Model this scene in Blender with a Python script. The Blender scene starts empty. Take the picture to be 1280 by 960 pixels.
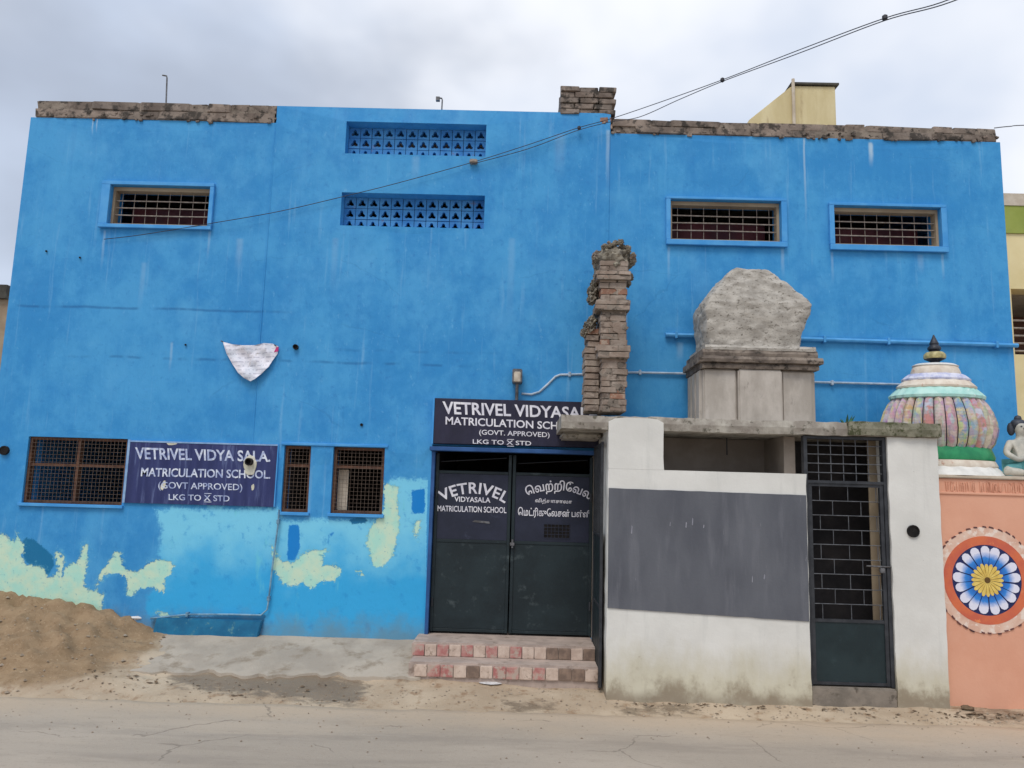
import bpy, bmesh, math, random
import numpy as np
from mathutils import Vector, Matrix, noise
from mathutils.geometry import delaunay_2d_cdt
random.seed(7)
RD = math.radians
S = bpy.context.scene
C = S.collection

# ------------------------------------------------------------------ camera
FPX = 961.0
CAM = Vector((0, -7.5, 1.7))
pit, rol, yaw = RD(8.0), RD(1.6), RD(0.6)
FW = Vector((-math.sin(yaw)*math.cos(pit), math.cos(yaw)*math.cos(pit), math.sin(pit)))
R0 = Vector((math.cos(yaw), math.sin(yaw), 0)); U0 = R0.cross(FW)
RT = R0*math.cos(rol) + U0*math.sin(rol)
UP = -R0*math.sin(rol) + U0*math.cos(rol)
cd = bpy.data.cameras.new('camera'); cam = bpy.data.objects.new('camera', cd); C.objects.link(cam)
cam.matrix_world = Matrix(((RT.x, UP.x, -FW.x, CAM.x), (RT.y, UP.y, -FW.y, CAM.y), (RT.z, UP.z, -FW.z, CAM.z), (0, 0, 0, 1)))
cd.sensor_width = 36; cd.lens = FPX/1280*36; cd.clip_end = 2000; cd.clip_start = 0.05
S.camera = cam

def ray(px, py): return FW + RT*((px-640)/FPX) - UP*((py-480)/FPX)
def P(px, py, Y=0.0):                      # pixel -> point on the vertical plane y = Y
    d = ray(px, py); return CAM + d*((Y-CAM.y)/d.y)
def PG(px, py, z=0.0):                     # pixel -> point on a level plane
    d = ray(px, py); return CAM + d*((z-CAM.z)/d.z)
def PIX(p):
    v = Vector(p)-CAM; k = v.dot(FW); return (640+FPX*v.dot(RT)/k, 480-FPX*v.dot(UP)/k)
def RECT(x0, y0, x1, y1, Y=0.0):           # pixel corners (TL, BR) -> x0,x1,z0,z1 in metres
    a, b, c, d = P(x0, y0, Y), P(x1, y1, Y), P(x1, y0, Y), P(x0, y1, Y)
    return a.x, b.x, b.z, a.z
def QR(tl, tr, br, bl, Y=0.0):             # four pixel corners averaged into a level rectangle
    a, b, c, d = (P(*q, Y) for q in (tl, tr, br, bl))
    return (a.x+d.x)/2, (b.x+c.x)/2, (c.z+d.z)/2, (a.z+b.z)/2

# ------------------------------------------------------------------ node helpers
def s(r, g, b, k=1.0):
    f = lambda c: ((c/255)/12.92 if c/255 <= .04045 else ((c/255+.055)/1.055)**2.4)*k
    return (f(r), f(g), f(b), 1)
class NT:
    def __init__(self, nt): self.t = nt; nt.nodes.clear()
    def n(self, typ, ins=None, **props):
        nd = self.t.nodes.new('ShaderNode'+typ)
        for k, v in props.items(): setattr(nd, k, v)
        for k, v in (ins or {}).items(): self.put(nd.inputs[k], v)
        return nd
    def put(self, sock, v):
        if isinstance(v, bpy.types.NodeSocket): self.t.links.new(v, sock)
        else: sock.default_value = v
    def m(self, op, a, b=0.0, c=0.0, clamp=False):
        nd = self.n('Math', operation=op, use_clamp=clamp)
        for i, v in enumerate((a, b, c)): self.put(nd.inputs[i], v)
        return nd.outputs[0]
    def mix(self, f, a, b, blend='MIX'):
        nd = self.n('Mix', data_type='RGBA', blend_type=blend, clamp_factor=True)
        self.put(nd.inputs[0], f); self.put(nd.inputs[6], a); self.put(nd.inputs[7], b)
        return nd.outputs[2]
    def rng(self, v, a, b, c=0.0, d=1.0, smooth=True):
        nd = self.n('MapRange', interpolation_type='SMOOTHSTEP' if smooth else 'LINEAR')
        for i, x in enumerate((v, a, b, c, d)): self.put(nd.inputs[i], x)
        return nd.outputs[0]
    def pos(self, sc=(1, 1, 1), off=(0, 0, 0)):
        g = self.n('NewGeometry').outputs['Position']
        mp = self.n('Mapping'); self.put(mp.inputs[0], g); mp.inputs['Scale'].default_value = sc; mp.inputs['Location'].default_value = off
        return mp.outputs[0]
    def noise(self, scale, detail=4, rough=.55, sc=(1, 1, 1), off=(0, 0, 0), vec=None):
        nd = self.n('TexNoise'); nd.inputs['Scale'].default_value = scale; nd.inputs['Detail'].default_value = detail; nd.inputs['Roughness'].default_value = rough
        self.put(nd.inputs['Vector'], vec if vec is not None else self.pos(sc, off)); return nd.outputs['Fac']
    def attr(self, name): return self.n('Attribute', attribute_name=name).outputs['Fac']

# ------------------------------------------------------------------ world, sun, exposure
world = bpy.data.worlds.new('World'); S.world = world; world.use_nodes = True
w = NT(world.node_tree)
SKY_A, SKY_B = (2.06, -4.04, 4.33), (5.15, 4.28, 5.89)   # where the cloud banks lie
SUN_EL, SUN_AZ = RD(58), RD(200)           # azimuth from +Y clockwise: behind the camera, a little to the left
sky = w.n('TexSky', sky_type='NISHITA', sun_disc=False, sun_elevation=SUN_EL, sun_rotation=SUN_AZ, air_density=1.2, dust_density=2.0)
gen = w.n('TexCoord').outputs['Generated']
mp = w.n('Mapping'); w.put(mp.inputs[0], gen); mp.inputs['Scale'].default_value = (1.0, 1.0, 1.7); mp.inputs['Location'].default_value = SKY_A
n1 = w.noise(1.5, 5, .48, vec=mp.outputs[0])
mp2 = w.n('Mapping'); w.put(mp2.inputs[0], gen); mp2.inputs['Scale'].default_value = (1.0, 1.0, 1.5); mp2.inputs['Location'].default_value = SKY_B
n2 = w.noise(1.3, 5, .5, vec=mp2.outputs[0])
thin = w.mix(.85, sky.outputs[0], (5.9, 6.7, 8.2, 1))
white = w.mix(w.rng(n2, .40, .62), thin, (8.6, 8.8, 9.3, 1))
final = w.mix(w.m('MULTIPLY', w.rng(n1, .50, .68), .85), white, (3.7, 4.2, 5.2, 1))
bg = w.n('Background', {'Color': final, 'Strength': 0.1})
out = w.n('OutputWorld'); w.put(out.inputs[0], bg.outputs[0])

sd = bpy.data.lights.new('sun', 'SUN'); sd.energy = 1.5; sd.angle = RD(24); sd.color = (1, .955, .89)
sun = bpy.data.objects.new('sun', sd); C.objects.link(sun)
sdir = Vector((math.sin(SUN_AZ)*math.cos(SUN_EL), math.cos(SUN_AZ)*math.cos(SUN_EL), math.sin(SUN_EL)))
sun.rotation_euler = sdir.to_track_quat('Z', 'Y').to_euler(); sun.location = (-6, -20, 20)
S.view_settings.view_transform = 'Standard'; S.view_settings.look = 'None'
S.view_settings.exposure = 0.2; S.view_settings.gamma = 1.0; S.view_settings.use_curve_mapping = False

# ------------------------------------------------------------------ materials
def newmat(name):
    m = bpy.data.materials.new(name); m.use_nodes = True
    t = NT(m.node_tree); b = t.n('BsdfPrincipled'); o = t.n('OutputMaterial'); t.put(o.inputs[0], b.outputs[0])
    return m, t, b
def bump(t, b, h, strength=.3, dist=.01):
    nd = t.n('Bump'); nd.inputs['Strength'].default_value = strength; nd.inputs['Distance'].default_value = dist
    t.put(nd.inputs['Height'], h); t.put(b.inputs['Normal'], nd.outputs[0])
def pm(name, c1, c2, scale=6, rough=.8, bs=.25, bscale=60, sc=(1, 1, 1), c3=None, s3=20, f3=(.6, .7), metal=0.0, rnd=0.0, lo=.35, hi=.65):
    m, t, b = newmat(name)
    col = t.mix(t.rng(t.noise(scale, 5, .6, sc), lo, hi), c1, c2)
    if c3: col = t.mix(t.rng(t.noise(s3, 5, .65, sc, (5, 3, 1)), *f3), col, c3)
    if rnd:
        r = t.n('ObjectInfo').outputs['Random']
        col = t.mix(1.0, col, t.n('CombineColor', {0: t.m('MULTIPLY_ADD', r, rnd, 1-rnd*.6), 1: t.m('MULTIPLY_ADD', r, rnd*.9, 1-rnd*.55), 2: t.m('MULTIPLY_ADD', r, rnd*.85, 1-rnd*.5)}).outputs[0], 'MULTIPLY')
    t.put(b.inputs['Base Color'], col); b.inputs['Metallic'].default_value = metal
    t.put(b.inputs['Roughness'], t.rng(t.noise(scale*3, 3), .3, .7, max(.05, rough-.1), min(1, rough+.1)))
    b.inputs['Specular IOR Level'].default_value = .35
    if bs: bump(t, b, t.noise(bscale, 5, .65), bs, .006)
    return m

# the blue wall: paint coats, peeled patches and runs, each with its own shape
def blue_wall_mat():
    m, t, b = newmat('blue_painted_plaster')
    big = t.noise(.9, 4, .55); mid = t.noise(3.2, 5, .6, (1, 1, .45), (4, 0, 2)); fine = t.noise(16, 6, .65)
    streak = t.noise(6.5, 4, .6, (1.6, 1, .12), (1, 2, 3))
    c = t.mix(t.rng(t.m('ADD', t.m('MULTIPLY', big, .6), t.m('MULTIPLY', t.noise(6, 6, .7, (1, 1, .8), (1, 1, 7)), .4)), .4, .6), s(48, 137, 199), s(71, 156, 211))
    c = t.mix(t.m('MULTIPLY', t.rng(mid, .5, .75), .3), c, s(92, 172, 222))
    c = t.mix(t.m('MULTIPLY', t.rng(streak, .52, .78), .35), c, s(40, 126, 192))
    c = t.mix(t.m('MULTIPLY', t.rng(t.noise(7.5, 4, .6, (1.8, 1, .1), (9, 2, 5)), .58, .75), .35), c, s(138, 190, 226))
    c = t.mix(t.m('MULTIPLY', t.rng(t.noise(1.7, 6, .62, (1, 1, .7), (2, 7, 1)), .54, .70), .22), c, s(108, 182, 226))
    c = t.mix(t.m('MULTIPLY', t.rng(t.noise(2.6, 6, .62, (1, 1, .5), (6, 1, 1)), .56, .72), .28), c, s(36, 122, 188))
    c = t.mix(t.m('MULTIPLY', t.rng(fine, .55, .75), .5), c, s(42, 118, 184))
    c = t.mix(t.m('MULTIPLY', t.rng(t.noise(24, 5, .7, (1, 1, .5), (6, 6, 6)), .6, .72), .4), c, s(110, 178, 220))
    sep = t.n('SeparateXYZ'); t.put(sep.inputs[0], t.n('NewGeometry').outputs['Position']); X, Z = sep.outputs[0], sep.outputs[2]
    wob = t.noise(5, 4, .6); ragged = t.m('MULTIPLY', t.m('SUBTRACT', wob, .5), .16); rag2 = t.m('MULTIPLY', t.m('SUBTRACT', t.noise(26, 7, .75), .5), .13)
    # long plaster joints at floor level
    for zl, x0, x1, am in ((3.42, -5.3, -2.2, .5), (2.92, -4.6, -.4, .42), (3.05, -2.0, -.1, .25), (3.3, 1.2, 4.9, .25)):
        d = t.m('ABSOLUTE', t.m('SUBTRACT', t.m('ADD', Z, t.m('MULTIPLY', t.m('SUBTRACT', t.noise(2.2, 3), .5), .05)), zl))
        f = t.m('MULTIPLY', t.rng(d, .022, .002), t.m('MULTIPLY', t.rng(X, x0, x0+.4), t.rng(X, x1, x1-.4)))
        f = t.m('MULTIPLY', f, t.m('MULTIPLY', t.rng(t.noise(3.5, 3, .5, (1, 1, .2), (zl, 0, 0)), .44, .56), am))
        c = t.mix(f, c, s(22, 84, 140))
    # hairline cracks
    vo = t.n('TexVoronoi', feature='DISTANCE_TO_EDGE'); vo.inputs['Scale'].default_value = .75
    wp = t.n('VectorMath', operation='ADD'); t.put(wp.inputs[0], t.pos((1, 0, 1.5))); nz = t.n('TexNoise'); nz.inputs['Scale'].default_value = 3; nz.inputs['Detail'].default_value = 6; t.put(nz.inputs['Vector'], t.pos())
    t.put(wp.inputs[1], t.n('VectorMath', {0: nz.outputs['Color'], 1: (.35, 0, .35)}, operation='MULTIPLY').outputs[0]); t.put(vo.inputs['Vector'], wp.outputs[0])
    ck = t.m('MULTIPLY', t.rng(vo.outputs['Distance'], .007, .002), t.rng(t.noise(1.1, 3, .5, off=(4, 4, 4)), .56, .64))
    c = t.mix(t.m('MULTIPLY', ck, .16), c, s(30, 96, 150))
    # pale lime runs
    for px, y0, y1, wd, am in ((1005, 172, 300, .016, .55), (1088, 180, 212, .03, .75), (760, 165, 250, .03, .4), (117, 148, 172, .012, .5), (122, 148, 168, .01, .5),
                               (783, 395, 420, .02, .3), (1262, 240, 330, .05, .3), (215, 430, 470, .02, .3), (850, 430, 455, .05, .25), (300, 300, 345, .05, .2), (1150, 320, 345, .05, .2), (700, 170, 230, .08, .15), (131, 290, 345, .02, .3), (262, 291, 330, .02, .25), (836, 311, 360, .02, .25), (978, 313, 352, .025, .3), (1040, 317, 360, .02, .25), (1178, 320, 356, .02, .25), (520, 198, 236, .06, .15), (1090, 182, 205, .02, .4), (640, 300, 420, .05, .12), (180, 330, 400, .04, .15), (420, 300, 380, .05, .12)):
        a, e = P(px, y0), P(px, y1)
        d = t.m('ABSOLUTE', t.m('SUBTRACT', t.m('ADD', X, t.m('MULTIPLY', ragged, .15)), a.x))
        f = t.m('MULTIPLY', t.rng(d, wd, wd*.2), t.m('MULTIPLY', t.rng(Z, e.z, a.z-.05), t.rng(Z, a.z+.03, a.z)))
        c = t.mix(t.m('MULTIPLY', f, am), c, s(180, 205, 220))
    def region(name, col, wb=1.0, amt=1.0, soft=.007):
        nonlocal c
        d = t.m('ADD', t.attr(name), t.m('ADD', t.m('MULTIPLY', ragged, wb*.5), t.m('MULTIPLY', rag2, wb)))
        f = t.m('MULTIPLY', t.rng(d, soft, -soft), amt); c = t.mix(f, c, col); return f
    low = t.mix(t.rng(t.m('ADD', Z, t.m('MULTIPLY', t.m('SUBTRACT', t.noise(2.6, 5), .5), .9)), .75, 1.35), s(54, 168, 224), s(122, 204, 234))
    low = t.mix(t.m('MULTIPLY', t.rng(t.noise(9, 5, .65), .55, .68), .5), low, s(40, 142, 206))
    low = t.mix(t.m('MULTIPLY', t.rng(t.noise(4, 5, .6, (1.4, 1, .4), (3, 0, 8)), .6, .72), .5), low, s(112, 205, 216))
    region('light', low, 1.6, 1.0, .03)
    region('deep', s(18, 128, 205), .4)
    region('teal', s(22, 112, 158), .7)
    mint = t.mix(t.rng(t.noise(7, 5, .6), .35, .65), s(174, 224, 206), s(204, 226, 198))
    mint = t.mix(t.rng(t.noise(26, 5, .7), .58, .68), mint, s(120, 178, 182))
    region('mint', s(112, 190, 214), 2.2, .6, .03)
    fm = region('mint', mint, 1.15, .96, .006)
    # splash dirt and scuffs near the ground
    dirt = t.m('MULTIPLY', t.rng(t.m('SUBTRACT', Z, t.m('MULTIPLY', t.noise(5, 5, .65), .5)), .32, .02), .55)
    c = t.mix(dirt, c, s(120, 128, 118))
    c = t.mix(t.m('MULTIPLY', t.rng(t.noise(11, 6, .7, (1, 1, .7), (8, 8, 8)), .68, .76), .35), c, s(20, 78, 128))
    t.put(b.inputs['Base Color'], c); t.put(b.inputs['Roughness'], t.rng(mid, .3, .7, .55, .8)); b.inputs['Specular IOR Level'].default_value = .3
    h = t.m('ADD', t.m('MULTIPLY', t.noise(2.4, 5, .6), 1.2), t.m('ADD', t.m('MULTIPLY', t.noise(22, 5, .65, (1, 1, .6)), .35), t.m('MULTIPLY', fm, -.9)))
    bump(t, b, h, .5, .014)
    return m

def ground_mat():
    m, t, b = newmat('dusty_earth')
    a = t.mix(t.rng(t.noise(1.6, 5, .6), .35, .65), s(172, 152, 128), s(192, 174, 150))
    a = t.mix(t.rng(t.noise(9, 6, .65), .52, .7), a, s(150, 124, 98))
    a = t.mix(t.m('MULTIPLY', t.rng(t.noise(45, 5, .7), .6, .72), .7), a, s(205, 190, 168))
    a = t.mix(t.m('MULTIPLY', t.rng(t.noise(70, 4, .7, off=(3, 3, 3)), .63, .72), .6), a, s(96, 80, 64))
    sand = t.mix(t.rng(t.noise(6, 6, .65), .35, .65), s(138, 115, 88), s(156, 132, 103))
    sand = t.mix(t.m('MULTIPLY', t.rng(t.noise(28, 6, .7, (1, 1.8, 1)), .55, .68), .55), sand, s(112, 86, 62))
    sand = t.mix(t.m('MULTIPLY', t.rng(t.noise(3.5, 6, .7, (1, 2.2, 1), (5, 1, 0)), .5, .64), .5), sand, s(126, 102, 76))
    sand = t.mix(t.m('MULTIPLY', t.rng(t.noise(50, 4, .7, off=(1, 8, 0)), .6, .68), .5), sand, s(200, 178, 148))
    a = t.mix(t.rng(t.m('ADD', t.attr('sand'), t.m('MULTIPLY', t.m('SUBTRACT', t.noise(7, 5, .6), .5), .5)), .3, .6), a, sand)
    rag = t.m('MULTIPLY', t.m('SUBTRACT', t.noise(7, 7, .75, (1, 2, 1)), .5), .75)
    wet = t.rng(t.m('ADD', t.attr('wet'), rag), .06, -.10)
    a = t.mix(t.m('MULTIPLY', wet, .7), a, s(104, 90, 74))
    t.put(b.inputs['Base Color'], a); t.put(b.inputs['Roughness'], t.m('SUBTRACT', .92, t.m('MULTIPLY', wet, .45))); b.inputs['Specular IOR Level'].default_value = .3
    bump(t, b, t.m('ADD', t.noise(30, 6, .7), t.m('MULTIPLY', t.noise(110, 4, .7), .5)), .6, .012)
    return m

def road_mat():
    m, t, b = newmat('worn_dusty_road')
    a = t.mix(t.rng(t.noise(.8, 5, .55, (.5, 1, 1)), .35, .65), s(166, 154, 139), s(180, 167, 151))
    a = t.mix(t.m('MULTIPLY', t.rng(t.noise(5, 6, .65, (.3, 1.3, 1)), .5, .7), .45), a, s(152, 140, 126))
    a = t.mix(t.m('MULTIPLY', t.rng(t.noise(120, 4, .7), .55, .7), .3), a, s(120, 113, 106))
    a = t.mix(t.m('MULTIPLY', t.rng(t.noise(150, 3, .7, off=(4, 1, 0)), .62, .72), .4), a, s(200, 194, 186))
    sep = t.n('SeparateXYZ'); t.put(sep.inputs[0], t.n('NewGeometry').outputs['Position'])
    d = t.m('ADD', sep.outputs[1], t.m('MULTIPLY', t.m('SUBTRACT', t.noise(2.2, 6, .65, (.6, 1, 1)), .5), .8))
    a = t.mix(t.m('MULTIPLY', t.rng(d, -1.95, -1.15), .9), a, s(192, 172, 148))
    a = t.mix(t.m('MULTIPLY', t.rng(t.noise(1.4, 5, .6, (.25, 1.6, 1), (3, 1, 2)), .55, .7), .45), a, s(188, 172, 152))
    a = t.mix(t.m('MULTIPLY', t.rng(t.noise(34, 6, .75, (.7, 1.4, 1), (2, 9, 0)), .56, .68), .4), a, s(128, 116, 103))
    a = t.mix(t.m('MULTIPLY', t.rng(t.noise(55, 5, .75, (.7, 1.4, 1), (7, 2, 0)), .6, .7), .5), a, s(206, 194, 176))
    for yc in (-1.95, -2.5):
        dd = t.m('ABSOLUTE', t.m('SUBTRACT', t.m('ADD', sep.outputs[1], t.m('MULTIPLY', t.m('SUBTRACT', t.noise(.5, 2), .5), .3)), yc))
        a = t.mix(t.m('MULTIPLY', t.m('MULTIPLY', t.rng(dd, .14, .05), t.rng(t.noise(3, 5, .7, (.4, 2, 1)), .4, .6)), .35), a, s(138, 128, 117))
    vo = t.n('TexVoronoi', feature='DISTANCE_TO_EDGE'); vo.inputs['Scale'].default_value = .8
    wp = t.n('VectorMath', operation='ADD'); t.put(wp.inputs[0], t.pos((1, 1.2, 0))); nz = t.n('TexNoise'); nz.inputs['Scale'].default_value = 4; nz.inputs['Detail'].default_value = 6; t.put(nz.inputs['Vector'], t.pos())
    t.put(wp.inputs[1], t.n('VectorMath', {0: nz.outputs['Color'], 1: (.3, .3, 0)}, operation='MULTIPLY').outputs[0]); t.put(vo.inputs['Vector'], wp.outputs[0])
    a = t.mix(t.m('MULTIPLY', t.m('MULTIPLY', t.rng(vo.outputs['Distance'], .008, .002), t.rng(t.noise(1.3, 3), .5, .58)), .5), a, s(104, 94, 84))
    t.put(b.inputs['Base Color'], a); b.inputs['Roughness'].default_value = .85; b.inputs['Specular IOR Level'].default_value = .25
    bump(t, b, t.m('ADD', t.noise(140, 4, .7), t.m('MULTIPLY', t.noise(30, 5, .7), .8)), .5, .008)
    return m

def lime_wall_mat():
    m, t, b = newmat('limewashed_wall')
    a = t.mix(t.rng(t.noise(1.7, 5, .6), .35, .65), s(212, 210, 203), s(223, 221, 214))
    a = t.mix(t.m('MULTIPLY', t.rng(t.noise(5, 5, .6, (2.2, 1, .2)), .55, .75), .35), a, s(188, 188, 182))
    sep = t.n('SeparateXYZ'); t.put(sep.inputs[0], t.n('NewGeometry').outputs['Position'])
    d = t.m('SUBTRACT', sep.outputs[2], t.m('MULTIPLY', t.noise(4.5, 6, .65, (1, 1, .5)), .55))
    a = t.mix(t.m('MULTIPLY', t.rng(d, .30, -.10), .75), a, s(192, 184, 156))
    a = t.mix(t.m('MULTIPLY', t.m('MULTIPLY', t.rng(t.m('ADD', d, t.m('MULTIPLY', t.noise(18, 6, .7), .2)), .08, -.10), t.rng(t.noise(2.6, 5, .65, off=(1, 6, 2)), .36, .52)), .85), a, s(140, 126, 106))
    a = t.mix(t.m('MULTIPLY', t.rng(t.noise(9, 6, .7, (1, 1, .8), (2, 2, 9)), .66, .74), t.rng(sep.outputs[2], .7, .2)), a, s(164, 152, 130))
    a = t.mix(t.m('MULTIPLY', t.rng(sep.outputs[2], .14, .05), .6), a, s(150, 138, 120))
    a = t.mix(t.m('MULTIPLY', t.rng(t.noise(30, 4, .6, off=(7, 1, 2)), .72, .78), .7), a, s(120, 116, 110))
    t.put(b.inputs['Base Color'], a); b.inputs['Roughness'].default_value = .85; b.inputs['Specular IOR Level'].default_value = .25
    bump(t, b, t.m('ADD', t.noise(5, 4, .6), t.m('MULTIPLY', t.noise(55, 5, .7), .25)), .35, .012)
    return m

def band_mat():
    m, t, b = newmat('grey_paint_band')
    a = t.mix(t.rng(t.noise(1.6, 5, .6, (1.5, 1, .5)), .35, .65), s(86, 88, 95), s(99, 101, 107))
    a = t.mix(t.m('MULTIPLY', t.rng(t.noise(5, 5, .6, (1.8, 1, .25), (2, 0, 0)), .52, .72), .5), a, s(114, 115, 121))
    a = t.mix(t.m('MULTIPLY', t.rng(t.noise(16, 5, .65, (2.2, 1, .3), (5, 2, 0)), .68, .74), .6), a, s(165, 163, 168))
    t.put(b.inputs['Base Color'], a); b.inputs['Roughness'].default_value = .75; b.inputs['Specular IOR Level'].default_value = .3
    bump(t, b, t.noise(40, 5, .65), .25, .006)
    return m

M = {}
M['wall'] = blue_wall_mat(); M['ground'] = ground_mat(); M['road'] = road_mat(); M['lime'] = lime_wall_mat(); M['band'] = band_mat()
M['blue'] = pm('blue_trim_paint', s(62, 146, 212), s(84, 162, 220), 4, .65, .2, 40)
M['bluegrey'] = pm('blue_block_paint', s(56, 128, 192), s(78, 150, 206), 5, .75, .3, 50, c3=s(110, 130, 170), s3=12, f3=(.6, .72))
M['coping'] = pm('weathered_cement_brick', s(150, 136, 124), s(112, 100, 91), 4, .95, 1.0, 40, c3=s(74, 68, 62), s3=9, f3=(.48, .6), rnd=.3)
M['mortar'] = pm('old_mortar', s(146, 134, 122), s(112, 102, 92), 8, .95, .9, 45, c3=s(60, 54, 48), s3=18, f3=(.55, .65))
M['oldbrick'] = pm('lime_stained_brick', s(164, 150, 137), s(136, 119, 106), 6, .95, .9, 50, c3=s(112, 98, 88), s3=9, f3=(.52, .66), rnd=.16)
M['redbrick'] = pm('bare_red_brick', s(160, 118, 96), s(138, 104, 88), 9, .95, .7, 50, c3=s(170, 150, 132), s3=14, f3=(.5, .62), rnd=.2)
M['rubble'] = pm('blackened_rubble', s(142, 134, 120), s(92, 86, 76), 10, .95, 1.0, 40, c3=s(176, 168, 148), s3=24, f3=(.56, .66))
M['dome'] = pm('rough_cement_render', s(188, 182, 172), s(156, 150, 141), 8, .95, 1.0, 60, (1, 1, 1.8), s(116, 110, 101), 30, (.55, .66))
M['plinth'] = pm('smooth_cement_panel', s(190, 182, 172), s(166, 158, 148), 4, .9, .3, 40, (1.4, 1, .6), s(128, 120, 112), 7, (.6, .75))
M['cornice'] = pm('blackened_cornice', s(140, 128, 116), s(98, 88, 80), 8, .95, .7, 40, c3=s(66, 60, 54), s3=14, f3=(.52, .66))
M['slab'] = pm('weathered_concrete_slab', s(178, 172, 160), s(138, 130, 120), 6, .95, .8, 30, c3=s(92, 88, 76), s3=11, f3=(.54, .66))
M['moss'] = pm('mossy_concrete', s(140, 136, 118), s(104, 102, 84), 9, .95, .9, 35, c3=s(76, 78, 54), s3=20, f3=(.5, .62))
M['soffit'] = pm('stained_soffit', s(176, 166, 146), s(148, 136, 116), 5, .9, .3, 30)
M['inside'] = pm('dim_brown_plaster', s(160, 148, 136), s(138, 127, 116), 2.5, .9, .2, 30)
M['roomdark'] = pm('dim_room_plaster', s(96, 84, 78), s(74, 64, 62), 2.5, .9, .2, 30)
M['shadewall'] = pm('shade_toned_sanctum_wall', s(64, 60, 60), s(46, 44, 46), 3, .85, .2, 30)  # interior dimness behind the grille door, put into the wall colour
M['maroon'] = pm('maroon_board', s(84, 36, 42), s(62, 26, 34), 4, .7, .1, 30)
M['cream'] = pm('cream_reveal_paint', s(206, 194, 176), s(186, 172, 152), 5, .8, .2, 40)
M['bar'] = pm('pale_painted_bar', s(158, 147, 136), s(130, 118, 108), 30, .55, .1, 60)
M['wood'] = pm('brown_window_timber', s(112, 78, 60), s(86, 60, 48), 12, .7, .3, 60, (1, 1, 1))
M['wire'] = pm('rusty_wire_mesh', s(122, 106, 94), s(92, 78, 68), 30, .6, 0, 60, metal=.3)
M['gate'] = pm('dark_green_gate_enamel', s(26, 37, 41), s(35, 48, 52), 2.2, .5, .6, 7, c3=s(64, 74, 76), s3=9, f3=(.58, .74))
M['gate2'] = pm('navy_gate_enamel', s(34, 38, 54), s(42, 46, 64), 4, .5, .12, 25, c3=s(60, 66, 84), s3=9, f3=(.6, .76))
M['navytrim'] = pm('navy_jamb_paint', s(38, 76, 128), s(50, 92, 148), 6, .6, .15, 40)
M['sign'] = pm('navy_sign_paint', s(34, 33, 52), s(43, 42, 63), 5, .6, .15, 40, (1.6, 1, .6), s(66, 60, 86), 10, (.6, .75))
M['sign2'] = pm('faded_indigo_sign_paint', s(40, 48, 94), s(52, 60, 108), 5, .65, .2, 40, (3, 1, .25), s(88, 100, 142), 7, (.54, .7))
M['letter'] = pm('white_letter_paint', s(236, 234, 238), s(214, 212, 222), 12, .6, .1, 60)
M['letter2'] = pm('chipped_letter_paint', s(226, 232, 242), s(150, 164, 204), 18, .6, .1, 60)
M['signedge'] = pm('faded_sign_border', s(150, 180, 214), s(120, 156, 198), 12, .7, .2, 40)
M['patch'] = pm('pale_mortar_patch', s(226, 222, 206), s(198, 196, 176), 16, .9, .6, 40)
M['hole'] = pm('dark_pipe_mouth', s(36, 32, 30), s(24, 22, 22), 10, .9, 0)
M['pipe'] = pm('painted_blue_conduit', s(88, 164, 220), s(70, 150, 208), 9, .5, .05, 50)
M['pvc'] = pm('grey_white_conduit', s(190, 204, 216), s(150, 172, 192), 12, .5, .05, 50)
M['oldpipe'] = pm('grimy_thin_pipe', s(130, 170, 192), s(84, 120, 146), 9, .6, .1, 50)
M['cable'] = pm('black_cable', s(46, 46, 52), s(66, 66, 72), 10, .6, 0)
M['steel'] = pm('dull_steel', s(120, 120, 122), s(88, 86, 86), 20, .5, .05, 60, metal=.4)
M['lampwhite'] = pm('yellowed_lamp_plastic', s(206, 196, 180), s(180, 168, 150), 12, .4, 0)
M['darkmetal'] = pm('dark_grille_metal', s(44, 46, 50), s(58, 60, 64), 12, .5, .1, 50)
M['grillebar'] = pm('grey_grille_bar', s(104, 106, 110), s(80, 82, 86), 20, .5, .05, 60, metal=.2)
M['plate'] = pm('dark_teal_door_plate', s(27, 41, 44), s(35, 50, 53), 4, .5, .1, 30, c3=s(50, 66, 70), s3=8, f3=(.62, .78))
M['concrete'] = pm('pavement_concrete', s(180, 168, 152), s(160, 149, 135), 2.4, .9, .6, 45, c3=s(140, 126, 108), s3=5, f3=(.5, .7))
M['tilered'] = pm('worn_red_tile', s(170, 104, 100), s(188, 146, 136), 14, .6, .2, 50, c3=s(180, 162, 148), s3=16, f3=(.46, .6))
M['tilecream'] = pm('worn_cream_tile', s(210, 190, 174), s(190, 168, 152), 14, .6, .2, 50, c3=s(156, 136, 120), s3=16, f3=(.54, .66))
M['tilebrown'] = pm('grimy_brown_tile', s(146, 124, 108), s(118, 100, 88), 14, .7, .3, 50)
M['step'] = pm('dusty_step_cement', s(186, 168, 156), s(164, 148, 138), 6, .9, .4, 40, c3=s(140, 124, 112), s3=9, f3=(.56, .7))
M['threshold'] = pm('grimy_threshold_cement', s(142, 132, 120), s(118, 110, 100), 6, .9, .6, 40, c3=s(96, 88, 78), s3=12, f3=(.55, .68))
M['scratch'] = pm('pale_scratch', s(150, 150, 158), s(128, 128, 138), 30, .8, .2, 60)
M['orange'] = pm('salmon_wall_paint', s(224, 168, 140), s(217, 158, 130), 1.6, .75, .25, 35, c3=s(220, 166, 140), s3=2.5, f3=(.5, .75))
M['relief'] = pm('salmon_relief_letters', s(222, 166, 138), s(198, 138, 112), 8, .75, .2, 40)
M['yellowh'] = pm('cream_yellow_house_paint', s(236, 218, 168), s(226, 206, 152), 1.6, .8, .1, 30)
M['greenband'] = pm('olive_green_band', s(156, 166, 82), s(142, 154, 72), 2, .8, .1, 30)
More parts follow.
